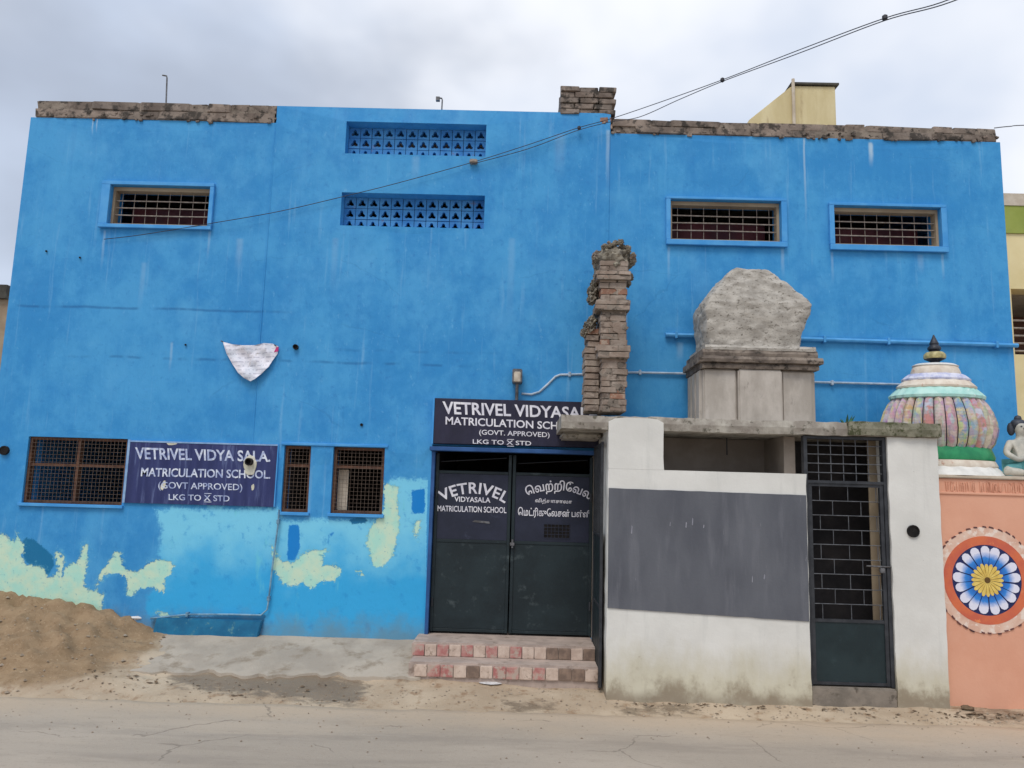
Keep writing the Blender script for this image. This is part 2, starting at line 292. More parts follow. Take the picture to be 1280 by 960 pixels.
M['beige'] = pm('ochre_stairhead_render', s(216, 202, 160), s(202, 186, 142), 2.2, .85, .3, 25, (2, 2, .5), s(180, 162, 124), 4, (.55, .75))
M['tan'] = pm('tan_distant_render', s(168, 152, 128), s(148, 130, 108), 2, .9, .2, 30)
M['roofdark'] = pm('dark_roof_edge', s(86, 84, 76), s(66, 64, 58), 5, .9, .3, 30)
M['paper'] = None
M['litter'] = pm('crumpled_white_litter', s(224, 222, 220), s(190, 186, 184), 20, .6, .2, 40)
M['stone'] = pm('pebble_grey', s(184, 168, 148), s(144, 126, 106), 20, .9, .4, 60, rnd=.4)
M['leafwaste'] = pm('dry_leaf_litter', s(122, 102, 80), s(92, 76, 60), 30, .9, .3, 60)
M['hair'] = pm('black_painted_hair', s(62, 66, 76), s(38, 42, 50), 14, .5, .4, 50)
M['figure'] = pm('chalky_figure_paint', s(206, 200, 186), s(168, 166, 156), 9, .6, .2, 60)
M['tealcloth'] = pm('teal_painted_cloth', s(112, 180, 186), s(76, 136, 138), 9, .55, .2, 50)

# ------------------------------------------------------------------ object helpers
WL = {}                                           # world location of every object, by name
def put(o, parent, loc):
    C.objects.link(o); WL[o.name] = Vector(loc)
    if parent is not None: o.parent = parent; o.location = Vector(loc)-WL[parent.name]
    else: o.location = loc
    return o
def tag(o, label=None, cat=None, group=None, kind=None):
    if label: o['label'] = label
    if cat: o['category'] = cat
    if group: o['group'] = group
    if kind: o['kind'] = kind
    return o
def thing(name, loc, label, cat, group=None):
    return tag(put(bpy.data.objects.new(name, None), None, loc), label, cat, group)

class MB:
    def __init__(self): self.v = []; self.f = []
    def add(self, vs, fs):
        k = len(self.v); self.v += [tuple(p) for p in vs]; self.f += [tuple(i+k for i in q) for q in fs]; return self
    def box(self, x0, x1, y0, y1, z0, z1):
        if x0 > x1: x0, x1 = x1, x0
        if y0 > y1: y0, y1 = y1, y0
        if z0 > z1: z0, z1 = z1, z0
        return self.add([(x0, y0, z0), (x1, y0, z0), (x1, y1, z0), (x0, y1, z0), (x0, y0, z1), (x1, y0, z1), (x1, y1, z1), (x0, y1, z1)],
                        [(3, 2, 1, 0), (4, 5, 6, 7), (0, 1, 5, 4), (1, 2, 6, 5), (2, 3, 7, 6), (3, 0, 4, 7)])
    def prism(self, pts, y0, y1):                 # outline in (x,z), front y0 to back y1
        n = len(pts)
        ar = sum(pts[i][0]*pts[(i+1) % n][1]-pts[(i+1) % n][0]*pts[i][1] for i in range(n))
        if ar < 0: pts = pts[::-1]
        vs = [(x, y0, z) for x, z in pts]+[(x, y1, z) for x, z in pts]
        fs = [tuple(range(n)), tuple(range(2*n-1, n-1, -1))]+[(i, i+n, (i+1) % n+n, (i+1) % n) for i in range(n)]
        return self.add(vs, fs)
    def tube(self, pts, r, n=8, caps=True):
        pts = [Vector(p) for p in pts]; rs = r if isinstance(r, (list, tuple)) else [r]*len(pts)
        vs = []; fs = []
        ref = None
        for i, p in enumerate(pts):
            d = (pts[min(i+1, len(pts)-1)]-pts[max(i-1, 0)]).normalized()
            if ref is None: ref = Vector((0, 0, 1)) if abs(d.z) < .9 else Vector((1, 0, 0))
            a = d.cross(ref).normalized(); b2 = a.cross(d).normalized(); ref = b2
            for k in range(n):
                an = 2*math.pi*k/n; vs.append(p+a*math.cos(an)*rs[i]+b2*math.sin(an)*rs[i])
        for i in range(len(pts)-1):
            for k in range(n):
                fs.append((i*n+k, i*n+(k+1) % n, (i+1)*n+(k+1) % n, (i+1)*n+k))
        if caps: fs += [tuple(range(n-1, -1, -1)), tuple((len(pts)-1)*n+k for k in range(n))]
        return self.add(vs, fs)
    def lathe(self, prof, cx, cy, n=40, sy=1.0, a0=0.0, a1=2*math.pi, wob=None):
        vs = []; fs = []; full = abs(a1-a0-2*math.pi) < 1e-6; m = n if full else n+1
        for r, z in prof:
            for k in range(m):
                an = a0+(a1-a0)*k/n; rr = r*(wob(an, z) if wob else 1)
                vs.append((cx+rr*math.cos(an), cy+rr*math.sin(an)*sy, z))
        for i in range(len(prof)-1):
            for k in range(n if full else n):
                k2 = (k+1) % m; fs.append((i*m+k, i*m+k2, (i+1)*m+k2, (i+1)*m+k))
        if full: fs += [tuple(range(m-1, -1, -1)), tuple((len(prof)-1)*m+k for k in range(m))]
        return self.add(vs, fs)
    def mesh(self, name, origin=None):
        v = np.array(self.v, float)
        if origin is None: lo, hi = v.min(0), v.max(0); origin = Vector(((lo[0]+hi[0])/2, (lo[1]+hi[1])/2, lo[2]))
        me = bpy.data.meshes.new(name); me.from_pydata([tuple(q) for q in (v-np.array(origin))], [], self.f); me.update()
        return me, origin
    def build(self, name, mat, parent=None, smooth=False, bev=0.0):
        me, o = self.mesh(name)
        bm = bmesh.new(); bm.from_mesh(me)
        bmesh.ops.recalc_face_normals(bm, faces=bm.faces)
        if bev: bmesh.ops.bevel(bm, geom=bm.edges[:], offset=bev, segments=2 if bev > .004 else 1, affect='EDGES', clamp_overlap=True)
        bm.to_mesh(me); bm.free()
        if smooth:
            me.polygons.foreach_set('use_smooth', [True]*len(me.polygons))
            try: me.set_sharp_from_angle(angle=RD(40))
            except Exception: pass
        me.materials.append(mat)
        return put(bpy.data.objects.new(name, me), parent, o)
def B(x0, x1, y0, y1, z0, z1): return MB().box(x0, x1, y0, y1, z0, z1)

# shared irregular bricks
BR = {}
def brick_meshes(key, mat, jit=.05):
    L = []
    for k in range(7):
        bm = bmesh.new(); bmesh.ops.create_cube(bm, size=1)
        for v in bm.verts: v.co += Vector((random.uniform(-jit, jit)*.6, random.uniform(-jit, jit)*.6, random.uniform(-jit, jit)))
        bmesh.ops.bevel(bm, geom=bm.edges[:], offset=.055, segments=1, affect='EDGES')
        me = bpy.data.meshes.new('brick'); bm.to_mesh(me); bm.free(); me.materials.append(mat); L.append(me)
    BR[key] = L
for k in ('coping', 'oldbrick', 'redbrick'): brick_meshes(k, M[k], .07 if k == 'coping' else .045)
for k in ('tilered', 'tilecream', 'tilebrown'): brick_meshes(k, M[k], .02)
def brick(parent, key, c, size, rz=0.0, name='brick', tilt=0.0):
    o = bpy.data.objects.new(name, random.choice(BR[key])); o.scale = size; o.rotation_euler = (0, tilt, rz)
    return put(o, parent, c)

# text as thin painted letters
def text_uv(body, bold=.012, spacing=1.0, fit=True):
    cu = bpy.data.curves.new('t', 'FONT'); cu.body = body; cu.resolution_u = 3; cu.offset = bold; cu.space_character = spacing
    o = bpy.data.objects.new('t', cu); C.objects.link(o)
    dg = bpy.context.evaluated_depsgraph_get(); me = bpy.data.meshes.new_from_object(o.evaluated_get(dg))
    v = np.array([q.co[:2] for q in me.vertices]); f = [tuple(p.vertices) for p in me.polygons]
    bpy.data.objects.remove(o); bpy.data.curves.remove(cu); bpy.data.meshes.remove(me)
    if len(v) == 0: return v, f
    lo, hi = v.min(0), v.max(0)
    return (v-lo)/(hi-lo), f
def letters(parent, mat, body, fn, Y, bold=.012, th=.003, spacing=1.0, Yb=None):
    uv, f = text_uv(body, bold, spacing)
    if not len(uv): return None
    n = len(uv); v1 = []; v2 = []
    for u, v in uv:
        px, py = fn(u, v); p = P(px, py, Y); v1.append((p.x, Y-th, p.z)); v2.append((p.x, Y, p.z))
    mb = MB(); mb.add(v1+v2, [q for q in f])
    ec = {}
    for q in f:
        for i in range(len(q)):
            e = (q[i], q[(i+1) % len(q)]); ec[e] = 1
    for (a, b2) in list(ec):
        if (b2, a) not in ec: mb.f.append((a, a+n, b2+n, b2))
    return mb.build('lettering', mat, parent)
def quad(tl, tr, br, bl):
    def fn(u, v):
        t0 = (tl[0]+(tr[0]-tl[0])*u, tl[1]+(tr[1]-tl[1])*u); b0 = (bl[0]+(br[0]-bl[0])*u, bl[1]+(br[1]-bl[1])*u)
        return b0[0]+(t0[0]-b0[0])*v, b0[1]+(t0[1]-b0[1])*v
    return fn
def arch(cx, cy, R, half, h, tilt=.03):
    def fn(u, v):
        a = (u-.5)*2*half+tilt; r = R+v*h; return cx+r*math.sin(a), cy-r*math.cos(a)
    return fn

# signed distance to polygons
def poly_sd(pts, polys):
    best = np.full(len(pts), 9.0)
    for poly in polys:
        q = np.array(poly, float); n = len(q); ins = np.zeros(len(pts), bool); d = np.full(len(pts), 1e9)
        for i in range(n):
            a, b = q[i], q[(i+1) % n]; ab = b-a
            t = np.clip(((pts-a)@ab)/max(ab@ab, 1e-12), 0, 1); d = np.minimum(d, np.hypot(*(pts-a-t[:, None]*ab).T))
            cond = (a[1] > pts[:, 1]) != (b[1] > pts[:, 1])
            ins ^= cond & (pts[:, 0] < (b[0]-a[0])*(pts[:, 1]-a[1])/((b[1]-a[1]) or 1e-12)+a[0])
        best = np.minimum(best, np.where(ins, -d, d))
    return best
def fattr(me, name, vals):
    a = me.attributes.new(name, 'FLOAT', 'POINT'); a.data.foreach_set('value', np.asarray(vals, np.float32))

# ================================================================== THE SETTING
YS = -0.85                                         # front of the small shrine
def sstep(a, b, x): t = min(1, max(0, (x-a)/(b-a))); return t*t*(3-2*t)
def lerp_pts(x, pts):
    if x <= pts[0][0]: return pts[0][1]
    for (a, va), (b, vb) in zip(pts, pts[1:]):
        if x <= b: return va+(vb-va)*(x-a)/(b-a)
    return pts[-1][1]
MOUND = [(P(px, py).x, P(px, py).z) for px, py in ((-160, 728), (0, 741), (60, 748), (130, 760), (180, 778), (240, 792), (330, 800), (420, 800))]
def base_h(x, y):
    b = lerp_pts(-y, [(-.5, .27), (0, .26), (.55, .135), (.75, .078), (1.0, .035), (1.2, -.005), (1.5, -.03), (60, -.03)])
    r = lerp_pts(-y, [(0, .07), (.85, .05), (1.0, .03), (1.2, -.002), (1.5, -.03), (60, -.03)])
    k = sstep(-.9, .6, x); h = b*(1-k)+r*k
    return h
def gh(x, y):
    h = base_h(x, y); mnd = 0
    if x < -1.0 and y > -1.6:
        m = lerp_pts(x, MOUND)
        top = m-.26
        fall = min(1, max(0, (y+1.32)/1.27))**1.25
        w2 = 1-sstep(-3.9, -2.6, x+.35*noise.noise((x*2, y*2, 3)))
        mnd = max(0, top)*fall*w2+.03*sstep(-1.35, -.9, y)*w2*(1-sstep(-.5, 0, y))
    n_ = noise.fractal((x*1.7, y*1.7, 0), 1, 2, 5)*(.02+.06*min(1, mnd*3))*sstep(-1.9, -1.0, y)+noise.fractal((x*7, y*7, 2), 1, 2, 4)*(.008+.075*min(1, mnd*5))*sstep(-1.5, -1.1, y)
    return h+mnd+n_, mnd
xs = [-400, -120, -40, -15, -9, -7]+list(np.arange(-6.2, 5.8, .04))+[6.2, 7, 9, 15, 40, 120, 400]
ys = [-400, -120, -40, -15, -6, -3]+list(np.arange(-2.0, .14, .035))+[.4, 1.5, 4, 9, 20, 60, 150, 400]
gv = []; sandv = []
for y in ys:
    for x in xs:
        h, mn = gh(x, y); 
        if y > .2: h = .02 if x < 60 else .0
        gv.append((x, y, h)); sandv.append(min(1, mn*10))
nx = len(xs); gf = [(j*nx+i, j*nx+i+1, (j+1)*nx+i+1, (j+1)*nx+i) for j in range(len(ys)-1) for i in range(nx-1)]
me = bpy.data.meshes.new('ground'); me.from_pydata(gv, [], gf); me.update(); me.polygons.foreach_set('use_smooth', [True]*len(gf))
fattr(me, 'sand', sandv)
gpx = np.array([PIX(p) if p[1] > -4 and abs(p[0]) < 12 else (-999, -999) for p in gv])
WET = [[(205, 838), (330, 834), (450, 846), (462, 858), (440, 884), (340, 872), (290, 868), (215, 856)], [(628, 876), (690, 878), (694, 888), (640, 890)],
       [(770, 885), (850, 880), (880, 892), (790, 894)], [(505, 838), (540, 836), (545, 850), (500, 850)], [(1195, 884), (1280, 888), (1280, 905), (1230, 900)]]
fattr(me, 'wet', np.clip(poly_sd(gpx, WET)/70.0, -1, 1))
me.materials.append(M['ground']); ground = put(bpy.data.objects.new('ground', me), None, (0, 0, 0)); tag(ground, kind='structure', label='dusty brown earth verge with a sand bank against the wall')

# road
rx = [-400, -100, -30, -10]+list(np.arange(-6, 6.01, .06))+[10, 30, 100, 400]
ry = [0, .03, .12, .5, 1.4, 4, 10, 30, 100, 400]
rv = []
for j, dy in enumerate(ry):
    for x in rx:
        e = -1.2+.05*noise.fractal((x*1.3, 0, 5), 1, 2, 4)+.03*noise.noise((x*9, 0, 1))
        if dy > 3: e = -1.2
        rv.append((x, e-dy, (-.02 if j == 0 else .006)+.0012*noise.noise((x*.9, dy*2, 4))))
n2_ = len(rx); rf = [(j*n2_+i, (j+1)*n2_+i, (j+1)*n2_+i+1, j*n2_+i+1) for j in range(len(ry)-1) for i in range(n2_-1)]
me = bpy.data.meshes.new('road'); me.from_pydata(rv, [], rf); me.update(); me.polygons.foreach_set('use_smooth', [True]*len(rf)); me.materials.append(M['road'])
tag(put(bpy.data.objects.new('road', me), None, (0, 0, 0)), kind='structure', label='grey dusty road with ragged edge in the foreground')

# concrete pavement strip in front of the blue wall
px0, px1 = P(185, 800).x, -.78
pv = []; pf = []; nxp, nyp = 60, 16
for j in range(nyp+1):
    for i in range(nxp+1):
        u = i/nxp; v = j/nyp
        x = px0+(px1-px0)*u+(.12*noise.noise((v*4, 3, 1)) if i == 0 else 0)
        yy = .02-v*(.72+.13*noise.fractal((x*1.5, 0, 9), 1, 2, 5)+.05*noise.noise((x*9, 0, 4))); z = lerp_pts(-yy, [(-.05, .305), (0, .30), (.55, .155), (.8, .085), (1.0, .05)])+.008*noise.fractal((x*3, yy*3, 6), 1, 2, 4)
        pv.append((x, yy, z))
k0 = len(pv)
for i in range(nxp+1): q = pv[nyp*(nxp+1)+i]; pv.append((q[0], q[1]-.01, q[2]-.14))
for j in range(nyp):
    for i in range(nxp): a = j*(nxp+1)+i; pf.append((a, a+nxp+1, a+nxp+2, a+1))
for i in range(nxp): a = nyp*(nxp+1)+i; pf.append((a, k0+i, k0+i+1, a+1))
mb = MB().add(pv, pf); pav = mb.build('pavement', M['concrete'], None, smooth=True); tag(pav, kind='structure', label='sloping grey concrete pavement strip below the blue wall')

# ================================================================== SCHOOL BUILDING
bx0, bx1 = -5.16, 4.86
ztop = P(640, 139).z; zl = P(190, 150).z; zr = P(1000, 172).z
school = thing('school_building', (0, 0, .1), 'two-storey bright blue school building with peeling lower paint and brick parapet', 'building')
xa, xb = P(334, 300).x, P(762, 300).x
OPEN = {
 'ul': QR((140, 232), (263, 235), (262, 284), (136, 281)), 'ur1': QR((838, 250), (976, 253), (975, 304), (837, 300)), 'ur2': QR((1042, 257), (1174, 262), (1176, 310), (1041, 306)),
 'v1': QR((433, 152), (608, 157), (607, 195), (432, 194)), 'v2': QR((428, 240), (606, 246), (605, 287), (425, 282)),
 'll': QR((35, 543), (159, 551), (153, 632), (28, 628)), 'lm1': QR((357, 557), (390, 558), (384, 641), (350, 640)), 'lm2': QR((418, 558), (482, 560), (477, 643), (412, 641)),
 'gate': QR((541, 557), (748, 562), (742, 797), (530, 794))}
o = OPEN['lm1']; o2 = OPEN['lm2']; zA, zB = (o[2]+o2[2])/2, (o[3]+o2[3])/2
OPEN['lm1'] = (o[0], o[1], zA, zB); OPEN['lm2'] = (o2[0], o2[1], zA, zB)
ho = [(bx0, .0), (bx1, .0), (bx1, zr), (xb, zr), (xb, ztop), (xa, ztop), (xa, zl), (bx0, zl)]
pts = []; edges = []
def loop(l):
    k = len(pts); pts.extend([Vector(p) for p in l]); edges.extend([(k+i, k+(i+1) % len(l)) for i in range(len(l))])
loop(ho)
for o in OPEN.values(): loop([(o[0], o[2]), (o[1], o[2]), (o[1], o[3]), (o[0], o[3])])
for xx in (xa-.012, xa+.012, xb-.012, xb+.012):
    k = len(pts); pts += [Vector((xx, 1.86)), Vector((xx, zl-.02))]
    if not any(o[0]-.02 < xx < o[1]+.02 for o in OPEN.values()): edges.append((k, k+1))
for x in np.arange(bx0+.03, -.86, .028):
    for z in np.arange(.1, 1.78, .028): pts.append(Vector((x+random.uniform(-.004, .004), z+random.uniform(-.004, .004))))
for x in np.arange(bx0+.08, bx1, .13):
    for z in np.arange(.1, zl-.03, .13):
        if not (x < -.85 and z < 1.8): pts.append(Vector((x+random.uniform(-.02, .02), z+random.uniform(-.02, .02))))
cv, ce, cf, *_ = delaunay_2d_cdt(pts, edges, [], 1, 1e-5)
def inhole(c): return any(o[0] < c[0] < o[1] and o[2] < c[1] < o[3] for o in OPEN.values())
fs = []
for t3 in cf:
    c = sum((cv[i] for i in t3), Vector((0, 0)))/len(t3)
    if not inhole(c): fs.append(tuple(t3))
def wall_off(x, z):
    d = .004*noise.fractal((x*1.2, 0, z*1.2), 1, 2, 3)
    if xa+.005 < x < xb-.005: d += .014*sstep(1.86, 2.05, z)
    return -d
onedge = set()
vs = [(q.x, wall_off(q.x, q.y), q.y) for q in cv]
# reveals
rvb = len(vs)
for kx, o in OPEN.items():
    dep = .34 if kx == 'gate' else .24
    k = len(vs); c4 = [(o[0], o[2]), (o[1], o[2]), (o[1], o[3]), (o[0], o[3])]
    for x, z in c4: vs.append((x, wall_off(x, z), z))
    for x, z in c4: vs.append((x, dep, z))
    for i in range(4): j = (i+1) % 4; fs.append((k+i, k+4+i, k+4+j, k+j))
me = bpy.data.meshes.new('front_wall'); me.from_pydata([(a, b_, c-.1) for a, b_, c in vs], [], fs); me.update()
W2 = np.array([(a, c) for a, b_, c in vs])
pw = lambda L: [(P(*q).x, P(*q).z) for q in L]
MINT = [[(-60, 660), (0, 668), (8, 668), (13, 675), (20, 677), (21, 664), (24, 675), (29, 680), (31, 690), (27, 695), (32, 705), (45, 710), (55, 712), (58, 724), (70, 718), (72, 706), (68, 692), (74, 690), (79, 700), (77, 722), (82, 710), (96, 703), (103, 690), (107, 679), (110, 682), (108, 712), (107, 735), (128, 742), (128, 775), (60, 775), (-60, 775)],
        [(118, 735), (126, 716), (135, 705), (143, 690), (151, 692), (152, 705), (160, 712), (170, 715), (178, 708), (190, 702), (200, 700), (217, 705), (214, 718), (205, 722), (206, 742), (195, 738), (185, 735), (170, 738), (165, 745), (158, 742), (160, 728), (155, 720), (140, 715), (128, 718), (121, 735)],
        [(339, 680), (343, 712), (353, 729), (365, 732), (377, 727), (391, 738), (400, 727), (417, 725), (425, 715), (420, 708), (403, 706), (403, 697), (409, 686), (388, 689), (377, 692), (368, 703), (353, 703), (345, 694)],
        [(480, 603), (496, 610), (499, 657), (492, 694), (479, 709), (466, 709), (464, 686), (458, 680), (461, 660), (473, 648), (478, 646)],
        [(517, 655), (525, 648), (524, 660), (519, 674)], [(444, 716), (455, 714), (453, 721)], [(205, 775), (196, 766), (225, 772), (245, 782), (215, 784)]]
LIGHT = [[(192, 636), (350, 636), (350, 650), (484, 650), (484, 598), (545, 600), (540, 830), (322, 830), (332, 772), (186, 770), (182, 745), (205, 722), (198, 690), (202, 660)]]
TEAL = [[(27, 677), (34, 672), (44, 676), (66, 695), (68, 706), (58, 722), (54, 711), (33, 704), (28, 694)], [(190, 772), (332, 768), (322, 800), (190, 800)], [(435, 648), (455, 646), (458, 652), (440, 655)]]
DEEP = [[(361, 657), (374, 655), (374, 688), (368, 702), (359, 700)], [(515, 613), (531, 611), (531, 642), (514, 643)], [(411, 668), (417, 664), (409, 682)], [(466, 656), (474, 655), (474, 668), (468, 670)]]
for nm, pl in (('mint', MINT), ('light', LIGHT), ('teal', TEAL), ('deep', DEEP)): fattr(me, nm, np.clip(poly_sd(W2, [pw(q) for q in pl]), -1, 1))
me.materials.append(M['wall']); put(bpy.data.objects.new('front_wall', me), school, (0, 0, .1))
# rest of the shell
DEPTH = 7.0
B(bx0, bx0+.2, .005, DEPTH, 0, zl-.005).build('side_wall', M['blue'], school)
B(bx1-.2, bx1, .005, DEPTH, 0, zr-.005).build('side_wall', M['blue'], school)
B(bx0+.2, bx1-.2, DEPTH-.2, DEPTH, 0, zl-.005).build('rear_wall', M['blue'], school)
B(bx0+.2, bx1-.2, .24, DEPTH-.2, zr-.14, zr-.02).build('roof', M['concrete'], school)
B(xa, xb, .245, .40, zr-.02, ztop-.032).build('parapet', M['blue'], school); B(xa, xb, .006, .40, ztop-.03, ztop-.002).build('parapet_cap', M['blue'], school)
B(bx0+.2, bx1-.2, .24, DEPTH-.2, 2.75, 2.9).build('floor_slab', M['inside'], school)
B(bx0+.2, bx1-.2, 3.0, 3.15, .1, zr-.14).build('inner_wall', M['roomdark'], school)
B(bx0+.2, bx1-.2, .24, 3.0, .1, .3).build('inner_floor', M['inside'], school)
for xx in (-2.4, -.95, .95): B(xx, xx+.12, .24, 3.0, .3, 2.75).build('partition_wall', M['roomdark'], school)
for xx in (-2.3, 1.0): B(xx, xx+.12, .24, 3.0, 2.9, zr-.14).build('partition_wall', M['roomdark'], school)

# exposed-brick parapet courses
def parapet(pa, pb, zb, zt, label):
    xA, xB = pa, pb; core = B(xA+.02, xB-.02, .004, .2, zb-.01, zt-.022).build('parapet_course', M['mortar'], school); tag(core, label)
    n = 2; hh = (zt-zb)/n
    for r in range(n):
        x = xA-(.1 if r % 2 else 0)
        while x < xB-.03:
            L = random.choice((.2, .24, .4, .5, .7)); a = max(x, xA); e = min(x+L, xB)
            if e-a > .03:
                prot = random.uniform(-.016, .014)
                brick(core, 'coping', ((a+e)/2, .11+prot, zb+hh*(r+.5)+random.uniform(-.004, .004)), (e-a-.006, .23, hh-.004+random.uniform(-.010, .008)), random.uniform(-.02, .02), tilt=random.uniform(-.012, .012))
            x += L
    for i in range(int((xB-xA)*16)):
        b0 = random.uniform(.02, .05); brick(core, 'coping', (random.uniform(xA, xB), -.002+random.uniform(-.006, .004), zb+random.uniform(-.015, hh*.7)), (b0, .03, b0*random.uniform(.4, .8)), 0, 'mortar_crumb', random.uniform(-.5, .5))
parapet(bx0+.04, xa, zl, P(190, 128).z, 'weathered brown brick course on the left of the roofline')
parapet(xb+.02, bx1-.03, zr, P(1000, 154).z, 'weathered grey brick course on the right of the roofline')
# brick stub pier on the parapet
a = P(700, 146, .0); e = P(770, 146, .0); zt = P(735, 107).z
pier = B(a.x+.03, e.x-.03, .05, .4, zr-.1, zt-.03).build('brick_pier', M['mortar'], school); tag(pier, 'stub of brick pier left standing above the roofline')
z = ztop-.02; r = 0
while z < zt-.02:
    hh = .062; x = a.x-(.05 if r % 2 else 0)
    while x < e.x-.04:
        L = .2; p0, p1 = max(x, a.x), min(x+L, e.x)
        if p1-p0 > .04: brick(pier, 'coping', ((p0+p1)/2, .1+random.uniform(-.015, .01), z+hh/2), (p1-p0-.008, .2, hh-.006), random.uniform(-.03, .03))
        x += L
    for sx in (a.x+.06, e.x-.06): brick(pier, 'coping', (sx, .32, z+hh/2), (.12, .2, hh-.006), random.uniform(-.03, .03))
    z += hh; r += 1
q = P(757, 152, -.01)
for i in range(5): brick(pier, 'redbrick', (q.x+random.uniform(-.06, .06), .05+random.uniform(-.02, .02), q.z+random.uniform(-.05, .05)), (.08, .1, .05), random.uniform(-.4, .4))
# bent rods on the roofline
for px, yb, yt, hook in ((208, 130, 95, -5), (552, 140, 123, -5)):
    b0 = P(px, yb, .1); t0 = P(px+1, yt, .1); h0 = P(px+hook, yt-1, .1)
    MB().tube([(b0.x, .1, b0.z-.06), (t0.x, .1, t0.z-.02), (t0.x-.006, .1, t0.z), (h0.x, .1, h0.z)], .008, 6).build('reinforcement_rod', M['steel'], school)
h0 = P(548, 124, .1); B(h0.x-.025, h0.x+.015, .08, .12, h0.z-.02, h0.z+.02).build('rod_clip', M['steel'], school)

# upper windows
def upper_window(o, fr, label, seed):
    x0, x1, z0, z1 = o; fx0, fx1, fz0, fz1 = fr
    rs = random.Random(seed)
    wn = B(fx0, fx1, -.045, -.012, fz0, z0-.001).build('window', M['blue'], school, bev=.004); tag(wn, label)
    B(fx0, x0, -.04, -.003, z0, z1).build('surround', M['blue'], wn, bev=.003); B(x1, fx1, -.04, -.003, z0, z1).build('surround', M['blue'], wn, bev=.003)
    B(fx0, fx1, -.04, -.003, z1+.001, fz1).build('surround', M['blue'], wn, bev=.003)
    e = .026
    B(x0+.001, x0+e, .03, .12, z0+.002, z1-.002).build('frame_jamb', M['tan'], wn); B(x1-e, x1-.001, .03, .12, z0+.002, z1-.002).build('frame_jamb', M['tan'], wn)
    B(x0+e, x1-e, .03, .12, z1-.04, z1-.002).build('frame_head', M['tan'], wn); B(x0+e, x1-e, .03, .12, z0+.002, z0+.03).build('frame_sill', M['tan'], wn)
    n = 3
    for i in range(n):
        zz = z0+.1+(z1-z0-.2)*(i+.35)/n*1.05
        MB().tube([(x0+e, .06, zz), ((x0+x1)/2, .06, zz+rs.uniform(-.004, .004)), (x1-e, .06, zz)], .0062, 6).build('bar', M['bar'], wn)
    nv = 8
    for i in range(nv):
        xx = x0+e+(x1-x0-2*e)*(i+.5)/nv+rs.uniform(-.006, .006)
        MB().tube([(xx, .069, z0+.03), (xx+rs.uniform(-.004, .004), .069, z1-.05)], .0028, 5).build('bar', M['bar'], wn)
    B(x0+.05, x1-.05, .34, .36, z0-.35, z0+(z1-z0)*.72).build('curtain', M['maroon'], wn)
    return wn
def fr(a, b, c, d): return QR(a, b, c, d)
upper_window(OPEN['ul'], fr((130, 227), (268, 231), (267, 289), (125, 285)), 'barred high window at the left end of the upper storey', 1)
upper_window(OPEN['ur1'], fr((833, 247), (982, 250), (983, 311), (831, 306)), 'barred high window above the rough cement dome', 2)
upper_window(OPEN['ur2'], fr((1036, 254), (1181, 258), (1183, 317), (1035, 313)), 'barred high window at the right end of the upper storey', 3)

# pierced block vents
def jali_mesh(wd, ht, dp):
    # square block with a three-lobed hole, built as a ring of quads front and back
    n = 24; inn = []; outr = []
    for k in range(n):
        a = 2*math.pi*k/n+math.pi/2
        rr = .25+.085*math.cos(3*(a-math.pi/2)); inn.append((rr*math.cos(a)*wd*1.12, (rr*math.sin(a)-.03)*ht*1.15))
        m_ = max(abs(math.cos(a)), abs(math.sin(a))); outr.append((.5*math.cos(a)/m_*wd, .5*math.sin(a)/m_*ht))
    mb = MB(); vs = [(x, 0, z) for x, z in outr]+[(x, 0, z) for x, z in inn]+[(x, dp, z) for x, z in outr]+[(x, dp, z) for x, z in inn]
    fs = []
    for k in range(n):
        j = (k+1) % n; fs += [(k, j, n+j, n+k), (n+k, n+j, 3*n+j, 3*n+k), (2*n+k, 3*n+k, 3*n+j, 2*n+j), (k, 2*n+k, 2*n+j, j)]
    mb.add(vs, fs); me, _ = mb.mesh('block', (0, 0, 0)); 
    bm = bmesh.new(); bm.from_mesh(me); bmesh.ops.recalc_face_normals(bm, faces=bm.faces); bm.to_mesh(me); bm.free()
    me.materials.append(M['bluegrey']); return me
for kx, lab in (('v1', 'upper pierced block vent just below the roofline'), ('v2', 'lower pierced block vent under the first one')):
    x0, x1, z0, z1 = OPEN[kx]; nc, nr = 12, 3; wd = (x1-x0)/nc; ht = (z1-z0)/nr
    v = B(x0, x1, .16, .17, z0-.02, z0).build('vent_grille', M['bluegrey'], school); tag(v, lab)
    jm = jali_mesh(wd-.006, ht-.006, .05)
    for r in range(nr):
        for c in range(nc): put(bpy.data.objects.new('block', jm), v, (x0+wd*(c+.5), .125+random.uniform(-.004, .004), z0+ht*(r+.5)))

